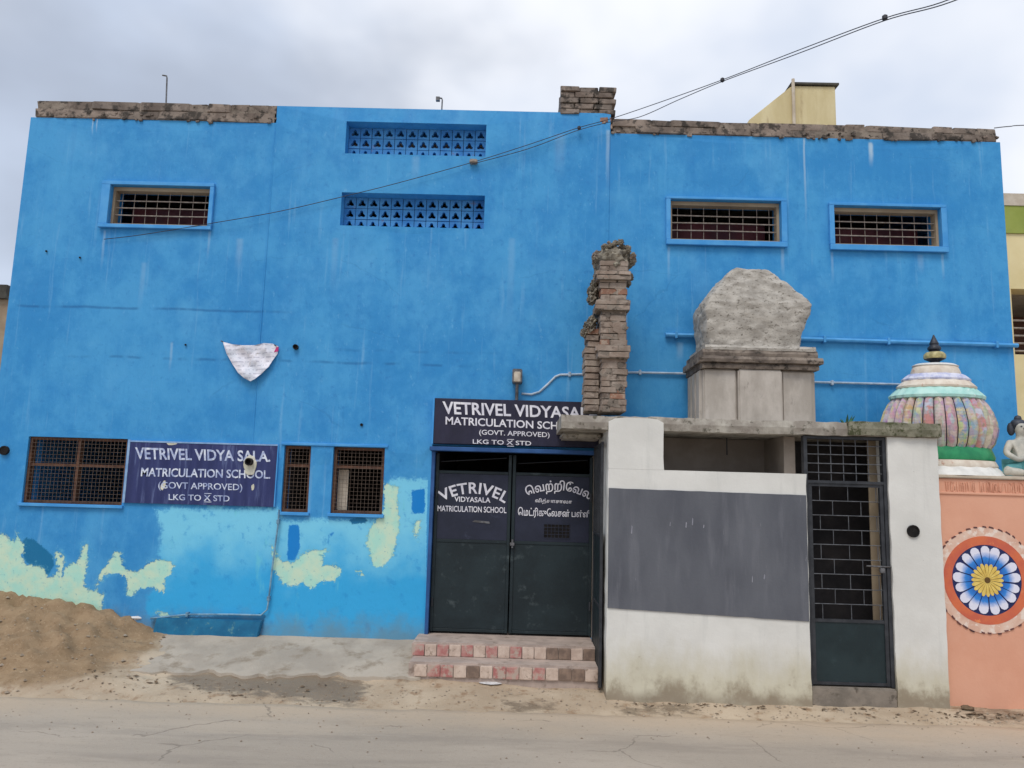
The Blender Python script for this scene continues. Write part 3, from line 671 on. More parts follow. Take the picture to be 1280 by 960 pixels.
# lower windows with timber frames and wire mesh
def lower_window(o, mull, tz, label):
    x0, x1, z0, z1 = o; e = .028
    wn = B(x0-.02, x1+.02, -.03, .02, z0-.03, z0-.001).build('window', M['blue'], school, bev=.003); tag(wn, label)
    B(x0+.001, x0+e, .03, .1, z0+.002, z1-.002).build('frame_jamb', M['wood'], wn); B(x1-e, x1-.001, .03, .1, z0+.002, z1-.002).build('frame_jamb', M['wood'], wn)
    B(x0+e, x1-e, .03, .1, z1-e, z1-.002).build('frame_head', M['wood'], wn); B(x0+e, x1-e, .03, .1, z0+.002, z0+e).build('frame_sill', M['wood'], wn)
    zz = z1-(z1-z0)*tz; B(x0+e, x1-e, .035, .095, zz-.013, zz+.013).build('transom', M['wood'], wn)
    if mull: xm = x0+(x1-x0)*mull; B(xm-.014, xm+.014, .032, .092, z0+e, z1-e).build('mullion', M['wood'], wn)
    mb = MB(); st = .037
    x = x0+e
    while x < x1-e: mb.box(x-.0012, x+.0012, .016, .019, z0+.01, z1-.01); x += st
    z = z0+e
    while z < z1-e: mb.box(x0+.01, x1-.01, .0192, .022, z-.0012, z+.0012); z += st
    tag(mb.build('wire_mesh', M['wire'], wn), kind='stuff')
    return wn
lower_window(OPEN['ll'], .5, .42, 'wide mesh-covered timber window left of the faded painted sign')
lower_window(OPEN['lm1'], 0, .3, 'narrow mesh-covered timber window right of the faded painted sign')
lower_window(OPEN['lm2'], 0, .3, 'square mesh-covered timber window with a pale board beside its pane')
o = OPEN['lm2']; B(o[0]+.03, o[0]+.13, .13, .15, o[2]+.03, o[2]+(o[3]-o[2])*.66).build('shutter_board', M['cream'], school)
o1 = OPEN['lm1']; B(o1[0]-.03, o[1]+.03, -.03, -.008, o1[3]+.004, o1[3]+.03).build('window_lintel', M['blue'], school, bev=.003)

# gate: jambs, lintel, two leaves
gx0, gx1, gz0, gz1 = OPEN['gate']
YG = .05
lint_z = P(640, 566).z
B(gx0-.012, gx1+.02, -.13, -.004, lint_z-.004, lint_z+.035).build('gate_lintel', M['navytrim'], school, bev=.004)
B(gx0+.001, gx0+.035, -.03, .2, gz0, lint_z-.006).build('gate_jamb', M['navytrim'], school, bev=.003)
B(gx1-.03, gx1-.001, -.02, .2, gz0, lint_z-.006).build('gate_jamb', M['cream'], school, bev=.003)
xm = (P(638, 640, YG).x+P(636, 780, YG).x)/2; ztl = P(640, 592, YG).z; zmid = P(640, 678, YG).z
for sgn, (xl, xr) in (('l', (gx0+.04, xm-.006)), ('r', (xm+.006, gx1-.035))):
    leaf = B(xl, xr, YG+.012, YG+.02, gz0+.03, ztl).build('gate_leaf', M['gate'], school); tag(leaf, 'left gate leaf lettered in English' if sgn == 'l' else 'right gate leaf lettered in Tamil')
    e = .03
    B(xl, xl+e, YG-.012, YG+.03, gz0+.02, lint_z-.02).build('stile', M['gate'], leaf, bev=.002); B(xr-e, xr, YG-.012, YG+.03, gz0+.02, lint_z-.02).build('stile', M['gate'], leaf, bev=.002)
    for zz in (gz0+.035, zmid, ztl): B(xl+e+.001, xr-e-.001, YG-.008, YG+.03, zz-.014, zz+.014).build('rail', M['gate'], leaf, bev=.002)
    B(xl+e+.001, xr-e-.001, YG-.002, YG+.01, zmid+.016, ztl-.016).build('upper_panel', M['gate2'], leaf)
    B(xl+e+.001, xr-e-.001, YG-.002, YG+.01, gz0+.052, zmid-.016).build('lower_panel', M['gate'], leaf)
    MB().tube([(xl+.05, YG+.02, lint_z-.1), (xr-.05, YG+.02, lint_z-.05)], .004, 5).build('tie_rod', M['darkmetal'], leaf)
    YT = YG-.0025
    if sgn == 'l':
        letters(leaf, M['letter'], 'VETRIVEL', arch(590, 690, 73, .56, 14), YT, .02, spacing=1.1)
        letters(leaf, M['letter'], 'VIDYASALA', quad((568, 620.5), (613, 622), (613, 628.5), (568, 627)), YT, .016)
        letters(leaf, M['letter'], 'MATRICULATION SCHOOL', quad((547, 631.7), (633, 634), (633, 641.5), (547, 639)), YT, .012)
        q = P(602, 652, YT); MB().prism([(q.x-.09, q.z-.005), (q.x+.08, q.z-.018), (q.x+.075, q.z+.002), (q.x-.07, q.z+.012)], YT-.003, YT).build('scuff_mark', M['steel'], leaf)
    else:
        letters(leaf, M['letter'], '\u0bc6\u0bb5\u0bb1\u0bcd\u0bb1\u0bbf\u0bc7\u0bb5\u0bb2\u0bcd', arch(694, 693, 76, .50, 17, .06), YT, .016)
        letters(leaf, M['letter'], '\u0bb5\u0bbf\u0ba4\u0bcd\u0baf\u0bbe\u0b9a\u0bbe\u0bb2\u0bbe', quad((669, 622.5), (715, 624.5), (715, 631.5), (669, 629.5)), YT, .012)
        letters(leaf, M['letter'], '\u0bc6\u0bae\u0b9f\u0bcd\u0bb0\u0bbf\u0b95\u0bc1\u0bc7\u0bb2\u0b9a\u0ba9\u0bcd \u0baa\u0bb3\u0bcd\u0bb3\u0bbf', quad((647.5, 633.5), (738, 638), (738, 649), (647.5, 647)), YT, .014)
        a = P(680, 655, YT); e2 = P(712, 673, YT); mb = MB()
        B(a.x, e2.x, YT-.001, YT+.001, e2.z, a.z).build('grille_opening', M['hole'], leaf); mb = MB()
        for i in range(8): x = a.x+(e2.x-a.x)*i/7; mb.box(x-.0022, x+.0022, YT-.006, YT-.002, e2.z, a.z)
        for i in range(5): z = e2.z+(a.z-e2.z)*i/4; mb.box(a.x, e2.x, YT-.0085, YT-.0062, z-.0022, z+.0022)
        mb.build('grille', M['gate2'], leaf)
        MB().tube([(xl+.015, YG-.03, zmid-.05), (xl+.015, YG-.03, zmid+.03)], .01, 8).build('bolt', M['steel'], leaf)
        B(xl-.01, xl+.035, YG-.045, YG-.012, zmid-.03, zmid+.0).build('padlock', M['steel'], leaf, bev=.004)
for i, sx in enumerate((gx0+.055, gx1-.05)):
    MB().tube([(sx, YG-.02, gz0+.25), (sx, YG-.02, gz0+.33)], .01, 8).build('hinge', M['darkmetal'], school); MB().tube([(sx, YG-.02, ztl-.25), (sx, YG-.02, ztl-.17)], .01, 8).build('hinge', M['darkmetal'], school)

# wall openings / spouts
def spout(px, py, r, ln=.06):
    q = P(px, py, -.02); mb = MB().lathe([(r*.7, 0), (r, 0), (r, ln), (r*.7, ln)], 0, 0, 12); 
    mb = MB()
    ring = []; n = 12
    for rr, yy in ((r, .05), (r, -ln), (r*.78, -ln), (r*.78, -.025), (.001, -.025)):
        for k in range(n): an = 2*math.pi*k/n; ring.append((q.x+rr*math.cos(an), yy, q.z+rr*math.sin(an)))
    fs_ = [(i*n+k, i*n+(k+1) % n, (i+1)*n+(k+1) % n, (i+1)*n+k) for i in range(4) for k in range(n)]
    mb.add(ring, fs_); return mb.build('pipe_spout', M['hole'], school, smooth=True)
spout(370, 434, .026, .05); spout(5, 563, .045, .03); spout(452, 531, .014, .03)
for px, py in ((232, 431), (58, 314), (100, 322)): 
    q = P(px, py, -.01); MB().lathe([(.008, q.z-.008), (.011, q.z), (.008, q.z+.008)], q.x, -.012, 8).build('wall_peg', M['hole'], school)

# ================================================================== SIGNS
YP = -.022
sx0, sx1, sz0, sz1 = QR((163, 553), (348, 557), (341, 634), (156, 628), YP)
sg = thing('wall_sign', (sx0+(sx1-sx0)/2, 0, sz0), 'faded indigo painted school sign between the lower-storey windows', 'sign')
B(sx0, sx1, YP, .004, sz0, sz1).build('board', M['sign2'], sg)
e = .022
B(sx0-e, sx0-.001, YP-.004, .004, sz0-.0, sz1+e).build('border', M['signedge'], sg); B(sx0, sx1, YP-.004, .004, sz1+.001, sz1+e*.7).build('border', M['signedge'], sg)
B(sx1+.001, sx1+e*.5, YP-.003, .004, sz0, sz1+e*.7).build('border', M['blue'], sg)
letters(sg, M['letter2'], 'VETRIVEL VIDYA SALA.', quad((169, 559), (338, 564), (338, 577.5), (170, 574)), YP, .02)
letters(sg, M['letter2'], 'MATRICULATION SCHOOL.', quad((177, 584.5), (338, 588), (338, 598.5), (176, 595.5)), YP, .018)
letters(sg, M['letter2'], '(GOVT APPROVED)', quad((198, 602), (303, 605), (303, 615.5), (198, 613)), YP, .006)
letters(sg, M['letter2'], 'LKG TO X STD', quad((211, 617.5), (287, 619.5), (287, 627), (211, 625)), YP, .008)
for py, dy in ((616.8, 0), (627.3, 0)):
    a = P(255.5, py, YP); e2 = P(264.5, py+.3, YP); B(a.x, e2.x, YP-.003, YP, a.z-.003, a.z+.003).build('numeral_bar', M['letter2'], sg)
# pipe mouth broken through the sign
q = P(313, 578, YP); n = 22; pts2 = []
for k in range(n):
    an = 2*math.pi*k/n; rr = .075*(1+.35*noise.noise((math.cos(an)*2, math.sin(an)*2, 4)))
    pts2.append((q.x+rr*math.cos(an)*.85, q.z-.025+rr*math.sin(an)*1.35))
MB().prism(pts2, YP-.012, YP+.004).build('mortar_patch', M['patch'], sg, bev=.003)
mb = MB(); ring = []; n = 12
for rr, yy in ((.036, 0), (.036, -.07), (.026, -.07), (.026, -.03), (.001, -.03)):
    for k in range(n): an = 2*math.pi*k/n; ring.append((q.x+rr*math.cos(an), YP+yy+.005, q.z+.005+rr*math.sin(an)))
mb.add(ring, [(i*n+k, i*n+(k+1) % n, (i+1)*n+(k+1) % n, (i+1)*n+k) for i in range(4) for k in range(n)]); mb.build('pipe_mouth', M['hole'], sg, smooth=True)
for px, py, ww, hh in ((215, 554.5, .10, .03), (204, 607, .045, .09), (316, 609, .03, .06)):
    c0 = P(px, py, YP); pl = []
    for k in range(12):
        an = 2*math.pi*k/12; k2 = 1+.5*noise.noise((px+math.cos(an), math.sin(an), 2)); pl.append((c0.x+ww*.5*k2*math.cos(an), c0.z+hh*.5*k2*math.sin(an)))
    MB().prism(pl, YP-.002, YP).build('paint_scrape', M['patch'], sg)

YB = -.11
sx0, sx1, sz0, sz1 = QR((544, 497.5), (752, 503), (750, 560), (541, 555), YB)
sb = thing('gate_sign', ((sx0+sx1)/2, -.05, sz0), 'dark navy school signboard above the double gate', 'sign')
B(sx0, sx1, YB, -.016, sz0+.004, sz1).build('board', M['sign'], sb, bev=.003)
B(sx0-.018, sx0-.001, YB-.004, -.006, sz0, sz1+.006).build('border', M['blue'], sb)
letters(sb, M['letter'], 'VETRIVEL VIDYASALA', quad((553, 501.5), (749, 510), (749, 524.5), (554, 517.5)), YB, .022)
letters(sb, M['letter'], 'MATRICULATION SCHOOL', quad((557, 520.6), (728, 529), (728, 538.5), (557, 530.6)), YB, .018)
letters(sb, M['letter'], '(GOVT. APPROVED)', quad((599, 537), (687, 540.5), (687, 548.5), (599, 545)), YB, .008)
letters(sb, M['letter'], 'LKG TO X STD', quad((591, 549), (664, 551.5), (664, 557), (591, 554.5)), YB, .008)
for py in (549.2, 557.6):
    a = P(634, py, YB); e2 = P(642.5, py, YB); B(a.x, e2.x, YB-.003, YB, a.z-.0025, a.z+.0025).build('numeral_bar', M['letter'], sb)

# ================================================================== BANNER, LAMP, PIPES, CABLES
def paper_mat():
    m, t, b = newmat('printed_flex_sheet')
    c = t.mix(t.rng(t.noise(9, 5, .6), .4, .65), s(232, 230, 238), s(206, 210, 220))
    sep = t.n('SeparateXYZ'); t.put(sep.inputs[0], t.n('NewGeometry').outputs['Position'])
    fr_ = t.m('FRACT', t.m('MULTIPLY', t.m('ADD', sep.outputs[2], t.m('MULTIPLY', sep.outputs[0], -.06)), 24.0))
    ln = t.m('MULTIPLY', t.rng(t.m('ABSOLUTE', t.m('SUBTRACT', fr_, .5)), .22, .1), t.rng(t.noise(40, 3, .6, (1, 1, .3)), .46, .52))
    c = t.mix(t.m('MULTIPLY', ln, .4), c, s(120, 122, 146))
    c = t.mix(t.m('MULTIPLY', t.rng(t.noise(14, 6, .7, off=(3, 2, 1)), .6, .72), .6), c, s(150, 138, 122))
    t.put(b.inputs['Base Color'], c); b.inputs['Roughness'].default_value = .6
    return m
M['paper'] = paper_mat()
out_ = [(278, 427), (290, 430), (305, 432), (318, 431), (330, 429), (340, 429), (348, 433), (346, 442), (341, 451), (336, 459), (328, 467), (320, 474), (314, 477), (306, 473), (298, 466), (290, 455), (283, 442)]
pl = [Vector((P(*q, -.04).x, P(*q, -.04).z)) for q in out_]
pp = list(pl); ee = [(i, (i+1) % len(pl)) for i in range(len(pl))]
for px in range(280, 348, 3):
    for py in range(428, 478, 3): w0 = P(px, py, -.04); pp.append(Vector((w0.x, w0.z)))
cv, ce, cf, *_ = delaunay_2d_cdt(pp, ee, [], 1, 1e-5)
mb = MB(); q0 = P(312, 450, 0)
def py_(x, z): return -.035-.05*max(0, (q0.z-z))/.25*.6-.012*math.sin((x-q0.x)*30+(z-q0.z)*26)-.03*noise.noise((x*11, z*11, 1))-.012*noise.noise((x*30, z*24, 5))
mb.add([(q.x, py_(q.x, q.y), q.y) for q in cv]+[(q.x, py_(q.x, q.y)+.0025, q.y) for q in cv], [tuple(t3) for t3 in cf]+[tuple(i+len(cv) for i in reversed(t3)) for t3 in cf])
ban = thing('torn_banner', (q0.x, -.03, P(312, 477).z), 'torn white printed sheet sagging on the blue wall', 'banner')
mb.build('sheet', M['paper'], ban, smooth=True)
a = P(346, 437, -.05); MB().prism([(a.x-.02, a.z-.03), (a.x+.02, a.z-.02), (a.x+.022, a.z+.025), (a.x, a.z+.02)], -.07, -.06).build('pink_corner', pm('magenta_print', s(196, 60, 120), s(170, 44, 100), 20, .6, 0), ban)
for px, py in ((280, 428), (346, 433)): q = P(px, py); MB().tube([(q.x, .01, q.z), (q.x, -.075, q.z)], .006, 6).build('nail', M['steel'], ban)

q = P(646, 492, -.1); zt_ = P(646, 462, -.1).z; zm_ = P(646, 478, -.1).z
wl = thing('wall_lamp', (q.x, -.1, q.z), 'small boxy lamp on a stem above the dark gate sign', 'lamp')
MB().tube([(q.x, -.06, P(646, 500, -.06).z), (q.x, -.06, q.z), (q.x, -.08, zm_)], .016, 8).build('stem', M['steel'], wl)
B(q.x-.048, q.x+.048, -.16, -.02, zm_-.01, zt_).build('housing', M['steel'], wl, bev=.008)
B(q.x-.032, q.x+.032, -.175, -.155, zm_-.005, zt_-.03).build('lens', M['lampwhite'], wl, bev=.008)
MB().tube([(q.x, -.05, zt_-.03), (q.x, .005, zt_-.03)], .012, 8).build('bracket', M['steel'], wl)

def pipe_thing(name, pxs, Y, r, mat, label, cat, clamps=()):
    pts3 = [P(x, y, Y) for x, y in pxs]; zc = min(p.z for p in pts3)
    t = thing(name, (pts3[0].x, Y, zc), label, cat)
    MB().tube(pts3, r, 8).build('pipe', mat, t, smooth=True)
    for (x, y) in clamps:
        q = P(x, y, Y); B(q.x-.012, q.x+.012, Y-r-.006, .004, q.z-r-.012, q.z+r+.012).build('clamp', mat, t, bev=.003)
    return t
pipe_thing('water_pipe', [(832, 418.5), (900, 420.5), (1010, 424), (1140, 428), (1272, 432)], -.03, .022, M['pipe'], 'long blue painted pipe running across the wall behind the domes', 'pipe', [(845, 419), (1030, 424.5), (1110, 427), (1245, 431)])
pipe_thing('electrical_conduit', [(652, 492), (664, 493), (674, 490), (684, 481), (694, 471), (700, 468.5), (720, 468), (790, 465.5), (860, 467), (1010, 477.5), (1128, 480.5), (1160, 481)], -.02, .0115, M['pvc'], 'thin pale conduit curving up from the lamp and running behind the domes', 'conduit', [(712, 468), (800, 465.5), (1040, 478.5)])
pipe_thing('drain_pipe', [(349, 637), (347, 660), (343, 690), (340, 712), (337, 740), (334, 762), (326, 769), (290, 768), (235, 768), (188, 773)], -.03, .0085, M['oldpipe'], 'thin pale pipe dropping from the faded sign and turning along the wall foot', 'pipe', [(347.5, 652), (335.5, 748), (234, 768)])
# low plaster ledge at the wall foot under the pipe
a = P(192, 771); e2 = P(330, 771)
mb = MB().prism([(a.x, .15), (e2.x-.06, .15), (e2.x, a.z), (a.x+.05, a.z-.0)], -.05, .01); mb.build('wall_ledge', pm('teal_painted_ledge', s(34, 118, 158), s(26, 100, 140), 6, .7, .4, 30, c3=s(90, 140, 150), s3=12, f3=(.58, .7)), school, bev=.008)

# overhead cables: fixed to the wall top, running out to a pole on the right behind the camera
def catmull(pts3, n=8):
    pts3 = [Vector(p) for p in pts3]; o_ = []
    for i in range(len(pts3)-1):
        p0, p1, p2, p3 = pts3[max(i-1, 0)], pts3[i], pts3[i+1], pts3[min(i+2, len(pts3)-1)]
        for k in range(n):
            t = k/n; o_.append(.5*((2*p1)+(p2-p0)*t+(2*p0-5*p1+4*p2-p3)*t*t+(3*p1-p0-3*p2+p3)*t**3))
    return o_+[pts3[-1]]
def cable(pxy, label, r=.006, ties=(), grp='overhead cables'):
    pts3 = [P(x, y, Y) for x, y, Y in pxy]
    t = thing('overhead_cable', tuple(pts3[0]), label, 'cable', grp)
    cp = catmull(pts3); MB().tube(cp, r, 6).build('wire', M['cable'], t, smooth=True)
    for x, y, Y in ties:
        q = P(x, y, Y); MB().lathe([(.006, q.z-.022), (.019, q.z-.012), (.019, q.z+.012), (.006, q.z+.022)], q.x, q.y, 8).build('cable_clamp', M['cable'], t)
    return t
cable([(1330, -70, -3.6), (1190, -2, -3.0), (1105, 23, -2.5), (1000, 62, -1.7), (905, 99, -1.0), (830, 126, -.5), (765, 148, -.12), (722, 160, -.06), (660, 181, -.055), (590, 203, -.05), (500, 228, -.05), (440, 243, -.05), (350, 264, -.05), (265, 279, -.05), (180, 293, -.03), (130, 299, -.02)],
      'upper black cable sagging from the top right corner onto the blue wall', .0036, [(1106, 22, -2.5), (903, 100, -1.0), (724, 160, -.06)])
cable([(1330, -58, -3.6), (1190, 2, -3.0), (1105, 26, -2.5), (1000, 66, -1.7), (905, 101, -1.0), (850, 124, -.55), (800, 146, -.2), (765, 152, -.1), (722, 163, -.07), (660, 186, -.065), (590, 205, -.06)],
      'lower black cable hanging just beneath the upper one', .0036)
q = P(592, 202, -.04); B(q.x-.04, q.x+.04, -.07, .0, q.z-.02, q.z+.02).build('cable_hook', M['bar'], school, bev=.008)
cable([(1243, 160, .1), (1262, 158, .3), (1300, 156, .6), (1500, 152, 2)], 'thin cable leaving the right end of the parapet against the sky', .005)

# ================================================================== THE SMALL WHITE SHRINE
shr = thing('white_shrine', (2.0, YS+.4, .04), 'small whitewashed roadside shrine with grey painted band and grille door', 'shrine')
zf = .0
slab_t = P(930, 524, YS-.06).z; slab_b = P(930, 541, YS-.06).z
ax, bx_ = P(758, 700, YS).x, P(828, 560, YS).x                 # left pier
cx_ = P(1008, 700, YS).x; dx_ = P(1106, 640, YS).x; fx_ = (P(1166, 560, YS).x+P(1189, 880, YS).x)/2
dx2 = (P(1104, 560, YS).x+P(1122, 850, YS).x)/2; cx2 = (P(1004, 600, YS).x+P(1011, 850, YS).x)/2
zsill = P(915, 590, YS).z
TW = .18
mb = MB()
# front wall with a worn foot and slightly wavy face
def wavy_wall(x0, x1, z0, z1, name, y0=YS, th=TW, top_round=0.0):
    nxw, nzw = max(4, int((x1-x0)/.05)), max(4, int((z1-z0)/.05)); vs_ = []; fs_ = []
    for j in range(nzw+1):
        for i in range(nxw+1):
            x = x0+(x1-x0)*i/nxw; z = z0+(z1-z0)*j/nzw
            y = y0-.006*noise.fractal((x*2.5, z*2.5, 7), 1, 2, 3)-(.02+.02*noise.noise((x*6, z*9, 2)))*(1-sstep(.05, .3, z))*.7
            if top_round and j == nzw: z -= top_round*(abs(2*i/nxw-1)**6)
            vs_.append((x+(.008*noise.noise((z*7, x, 3)) if i in (0, nxw) else 0), y, z))
    st_ = nxw+1
    for j in range(nzw):
        for i in range(nxw): a = j*st_+i; fs_.append((a, a+1, a+st_+1, a+st_))
    k = len(vs_)
    ring = [i for i in range(st_)]+[j*st_+nxw for j in range(1, nzw+1)]+[nzw*st_+i for i in range(nxw-1, -1, -1)]+[j*st_ for j in range(nzw-1, 0, -1)]
    vs_ += [(vs_[i][0], y0+th, vs_[i][2]) for i in ring]
    n_ = len(ring)
    for i in range(n_): j = (i+1) % n_; fs_.append((ring[i], k+i, k+j, ring[j]))
    fs_.append(tuple(k+i for i in range(n_)))
    return MB().add(vs_, fs_).build(name, M['lime'], shr, smooth=True)
wavy_wall(ax, bx_, zsill-.001, slab_t-.015, 'pier', YS-.06, TW+.06, .035)
wavy_wall(ax, cx2, zf, zsill-.002, 'front_wall', YS-.06, TW+.06)
wavy_wall(dx2, fx_, zf, slab_b-.001, 'pier', YS-.03, TW+.03)
# grey band painted on pier + wall: a thin coat
def coat(x0, x1, zt0, zt1, zb0, zb1, y, name='painted_band'):
    nn = 60; nz = 18; vs_ = []; fs_ = []
    for j in range(nz+1):
        for i in range(nn+1):
            u = i/nn; x = x0+(x1-x0)*u; zt_ = zt0+(zt1-zt0)*u+.004*noise.noise((x*8, 1, 1)); zb_ = zb0+(zb1-zb0)*u+.004*noise.noise((x*8, 5, 1)); z = zb_+(zt_-zb_)*j/nz
            vs_.append((x, y-.006*noise.fractal((x*2.5, z*2.5, 7), 1, 2, 3)-.014, z))
    for j in range(nz):
        for i in range(nn): a = j*(nn+1)+i; fs_.append((a, a+1, a+nn+2, a+nn+1))
    k = len(vs_); vs_ += [(v[0], v[1]+.03, v[2]) for v in vs_]; fs_ += [tuple(i+k for i in reversed(f)) for f in fs_[:]]
    rim = list(range(nn+1))+[j*(nn+1)+nn for j in range(1, nz+1)]+[nz*(nn+1)+i for i in range(nn-1, -1, -1)]+[j*(nn+1) for j in range(nz-1, 0, -1)]
    for i in range(len(rim)): a, b2 = rim[i], rim[(i+1) % len(rim)]; fs_.append((a, b2, b2+k, a+k))
    return MB().add(vs_, fs_).build(name, M['band'], shr, smooth=True)
zt0, zt1 = P(760, 610, YS-.07).z, P(1007, 619, YS-.07).z; zb0, zb1 = P(757, 760, YS-.07).z, P(1010, 777, YS-.07).z
coat(ax+.006, cx2-.006, zt0, zt1, zb0, zb1, YS-.055)
# scratches in the band
random.seed(21)
for px, py, hh in ((838, 655, 5), (858, 656, 7), (866, 652, 9), (880, 658, 4), (941, 724, 8), (956, 721, 6), (790, 662, 10)):
    q = P(px, py, YS-.08); w_ = random.uniform(.003, .008); L = hh*.006
    MB().prism([(q.x-w_, q.z-L*.5), (q.x+w_*.4, q.z-L*.6), (q.x+w_, q.z+L*.4), (q.x-w_*.2, q.z+L*.6)], YS-.055-.0155-.006*noise.fractal((q.x*2.5, q.z*2.5, 7), 1, 2, 3), YS-.06).build('scratch', M['scratch'], shr)
# side and back walls, floor
B(ax+.002, ax+.16, YS+TW, -.06, zf, slab_b-.002).build('side_wall', M['lime'], shr)
B(fx_-.16, fx_-.003, YS+TW, -.06, zf, slab_b-.002).build('side_wall', M['lime'], shr)
B(ax+.16, cx2-.05, -.12, -.06, zf, slab_b-.002).build('back_wall', M['inside'], shr); B(cx2-.049, fx_-.16, -.12, -.06, zf, slab_b-.002).build('back_wall', M['shadewall'], shr)  # right part darker in colour, standing in for the shade inside the door
B(ax+.16, fx_-.16, YS+TW, -.12, zf, .2).build('floor', M['step'], shr)
B(cx2-.1, cx2-.002, YS+TW+.002, -.12, .2, slab_b-.003).build('inner_partition', M['inside'], shr)
# roof slab with ragged edge
def ragged_slab(x0, x1, y0, y1, z0, z1, name, mat, amp=.02, par=shr):
    n_ = int((x1-x0)/.045); vs_ = []; fs_ = []
    for i in range(n_+1):
        x = x0+(x1-x0)*i/n_; d = amp*noise.fractal((x*6, z0, y0*3), 1, 2, 4); d2 = amp*.5*noise.noise((x*11, z1, 2)); 
        vs_ += [(x, y0+d, z0+d2*.8), (x, y0+d*.7-.006, (z0+z1)/2), (x, y0+d*.8+.012, z1+d2), (x, y1, z1+d2*.3), (x, y1, z0)]
    for i in range(n_):
        a = i*5
        for k in range(5): k2 = (k+1) % 5; fs_.append((a+k, a+k2, a+5+k2, a+5+k))
    fs_ += [(4, 3, 2, 1, 0), tuple(n_*5+k for k in range(5))]
    return MB().add(vs_, fs_).build(name, mat, par, smooth=False)
sl_x0 = P(702, 530, YS-.1).x
roof = ragged_slab(sl_x0, fx_+.01, YS-.04, -.06, slab_b, slab_t, 'roof_slab', M['slab'], .022)
ragged_slab(P(1060, 530, YS-.06).x, fx_+.02, YS-.072, YS+.0, slab_b+.006, slab_t+.006, 'mossy_edge', M['moss'], .02)
# broken concrete end hanging at the left of the slab
q = P(722, 560, -.2)
B(sl_x0+.03, ax-.01, -.5, -.07, slab_b-.055, slab_b-.002).build('broken_bracket', M['slab'], shr, bev=.015)
# narrow side gate leaning against the shrine's flank
xg = ax-.035
for nm, (y0, y1, z0, z1) in {'stile': (-.78, -.75, .12, slab_b-.1)}.items():
    sgt = thing('side_gate', (xg, -.45, .1), 'narrow dark metal gate folded against the flank of the white shrine', 'gate')
    B(xg-.012, xg+.012, -.78, -.755, .1, slab_b-.1).build('stile', M['darkmetal'], sgt); B(xg-.012, xg+.012, -.16, -.135, .1, slab_b-.1).build('stile', M['darkmetal'], sgt)
    for zz in (.12, .75, 1.35, slab_b-.12): B(xg-.011, xg+.011, -.755, -.16, zz-.012, zz+.012).build('rail', M['darkmetal'], sgt)
    B(xg-.003, xg+.003, -.755, -.16, .135, 1.34).build('panel', M['gate'], sgt)
    for i in range(5): MB().tube([(xg, -.755+.595*(i+1)/6, 1.36), (xg, -.755+.595*(i+1)/6, slab_b-.13)], .006, 6).build('bar', M['darkmetal'], sgt)
# vent pipe mouth in the right pier
q = P(1141, 664, YS-.03); mb = MB(); ring = []; n = 16
for rr, yy in ((.052, .03), (.052, -.012), (.042, -.012), (.042, -.004), (.001, -.004)):
    for k in range(n): an = 2*math.pi*k/n; ring.append((q.x+rr*math.cos(an), YS-.034+yy, q.z+rr*math.sin(an)))
mb.add(ring, [(i*n+k, i*n+(k+1) % n, (i+1)*n+(k+1) % n, (i+1)*n+k) for i in range(4) for k in range(n)]); mb.build('pipe_mouth', M['hole'], shr, smooth=True)
# threshold
dz0 = P(1065, 858, YS).z
B(cx2+.002, dx2-.002, YS-.045, YS+TW, zf, dz0-.006).build('door_threshold', M['threshold'], shr, bev=.012)
# grille door with transom
YD = YS+.02
ztr = P(1055, 603, YD).z; zt1_ = slab_b-.004; zp = P(1060, 776, YD).z
door = B(cx2+.004, cx2+.034, YD-.03, YD+.03, dz0, zt1_).build('door_frame', M['darkmetal'], shr)
B(dx2-.034, dx2-.004, YD-.03, YD+.03, dz0, zt1_).build('jamb', M['darkmetal'], door); B(cx2+.035, dx2-.035, YD-.03, YD+.03, ztr-.012, ztr+.012).build('transom_rail', M['darkmetal'], door)
B(cx2+.035, dx2-.035, YD-.028, YD+.03, zt1_-.025, zt1_-.001).build('head_rail', M['darkmetal'], door)
for i in range(4): z = ztr+(zt1_-ztr)*(i+1)/5; MB().tube([(cx2+.034, YD, z), (dx2-.034, YD, z)], .0045, 5).build('transom_bar', M['grillebar'], door)
for i in range(5): x = cx2+.034+(dx2-cx2-.068)*(i+1)/6; MB().tube([(x, YD+.008, ztr), (x, YD+.008, zt1_)], .004, 5).build('transom_bar', M['grillebar'], door)
lx0, lx1, lz0, lz1 = cx2+.038, dx2-.038, dz0+.008, ztr-.014
leafd = B(lx0, lx1, YD-.012, YD-.004, lz0, zp).build('door_leaf', M['plate'], shr); tag(leafd, 'dark teal plated door leaf with brick-pattern grille')
B(lx0, lx0+.03, YD-.022, YD+.01, lz0, lz1).build('stile', M['darkmetal'], leafd); B(lx1-.03, lx1, YD-.022, YD+.01, lz0, lz1).build('stile', M['darkmetal'], leafd)
for zz in (lz0+.012, zp, lz1-.012): B(lx0+.031, lx1-.031, YD-.02, YD+.01, zz-.012, zz+.012).build('rail', M['darkmetal'], leafd)
nr = 9; zs = [zp+.012+(lz1-.024-zp-.012)*i/nr for i in range(nr+1)]
for i in range(1, nr): MB().tube([(lx0+.03, YD-.004, zs[i]), (lx1-.03, YD-.004, zs[i])], .0038, 5).build('grille_bar', M['grillebar'], leafd)
for i in range(nr):
    for k in range(3):
        x = lx0+.03+(lx1-lx0-.06)*((k+(.75 if i % 2 else .3))/2.4)
        if x < lx1-.05: MB().tube([(x, YD-.003, zs[i]), (x, YD-.003, zs[i+1])], .0034, 5).build('grille_bar', M['grillebar'], leafd)
zb_ = P(1095, 708, YD-.05).z
MB().tube([(lx1-.17, YD-.035, zb_), (lx1+.05, YD-.035, zb_-.003)], .007, 8).build('bolt', M['steel'], leafd)
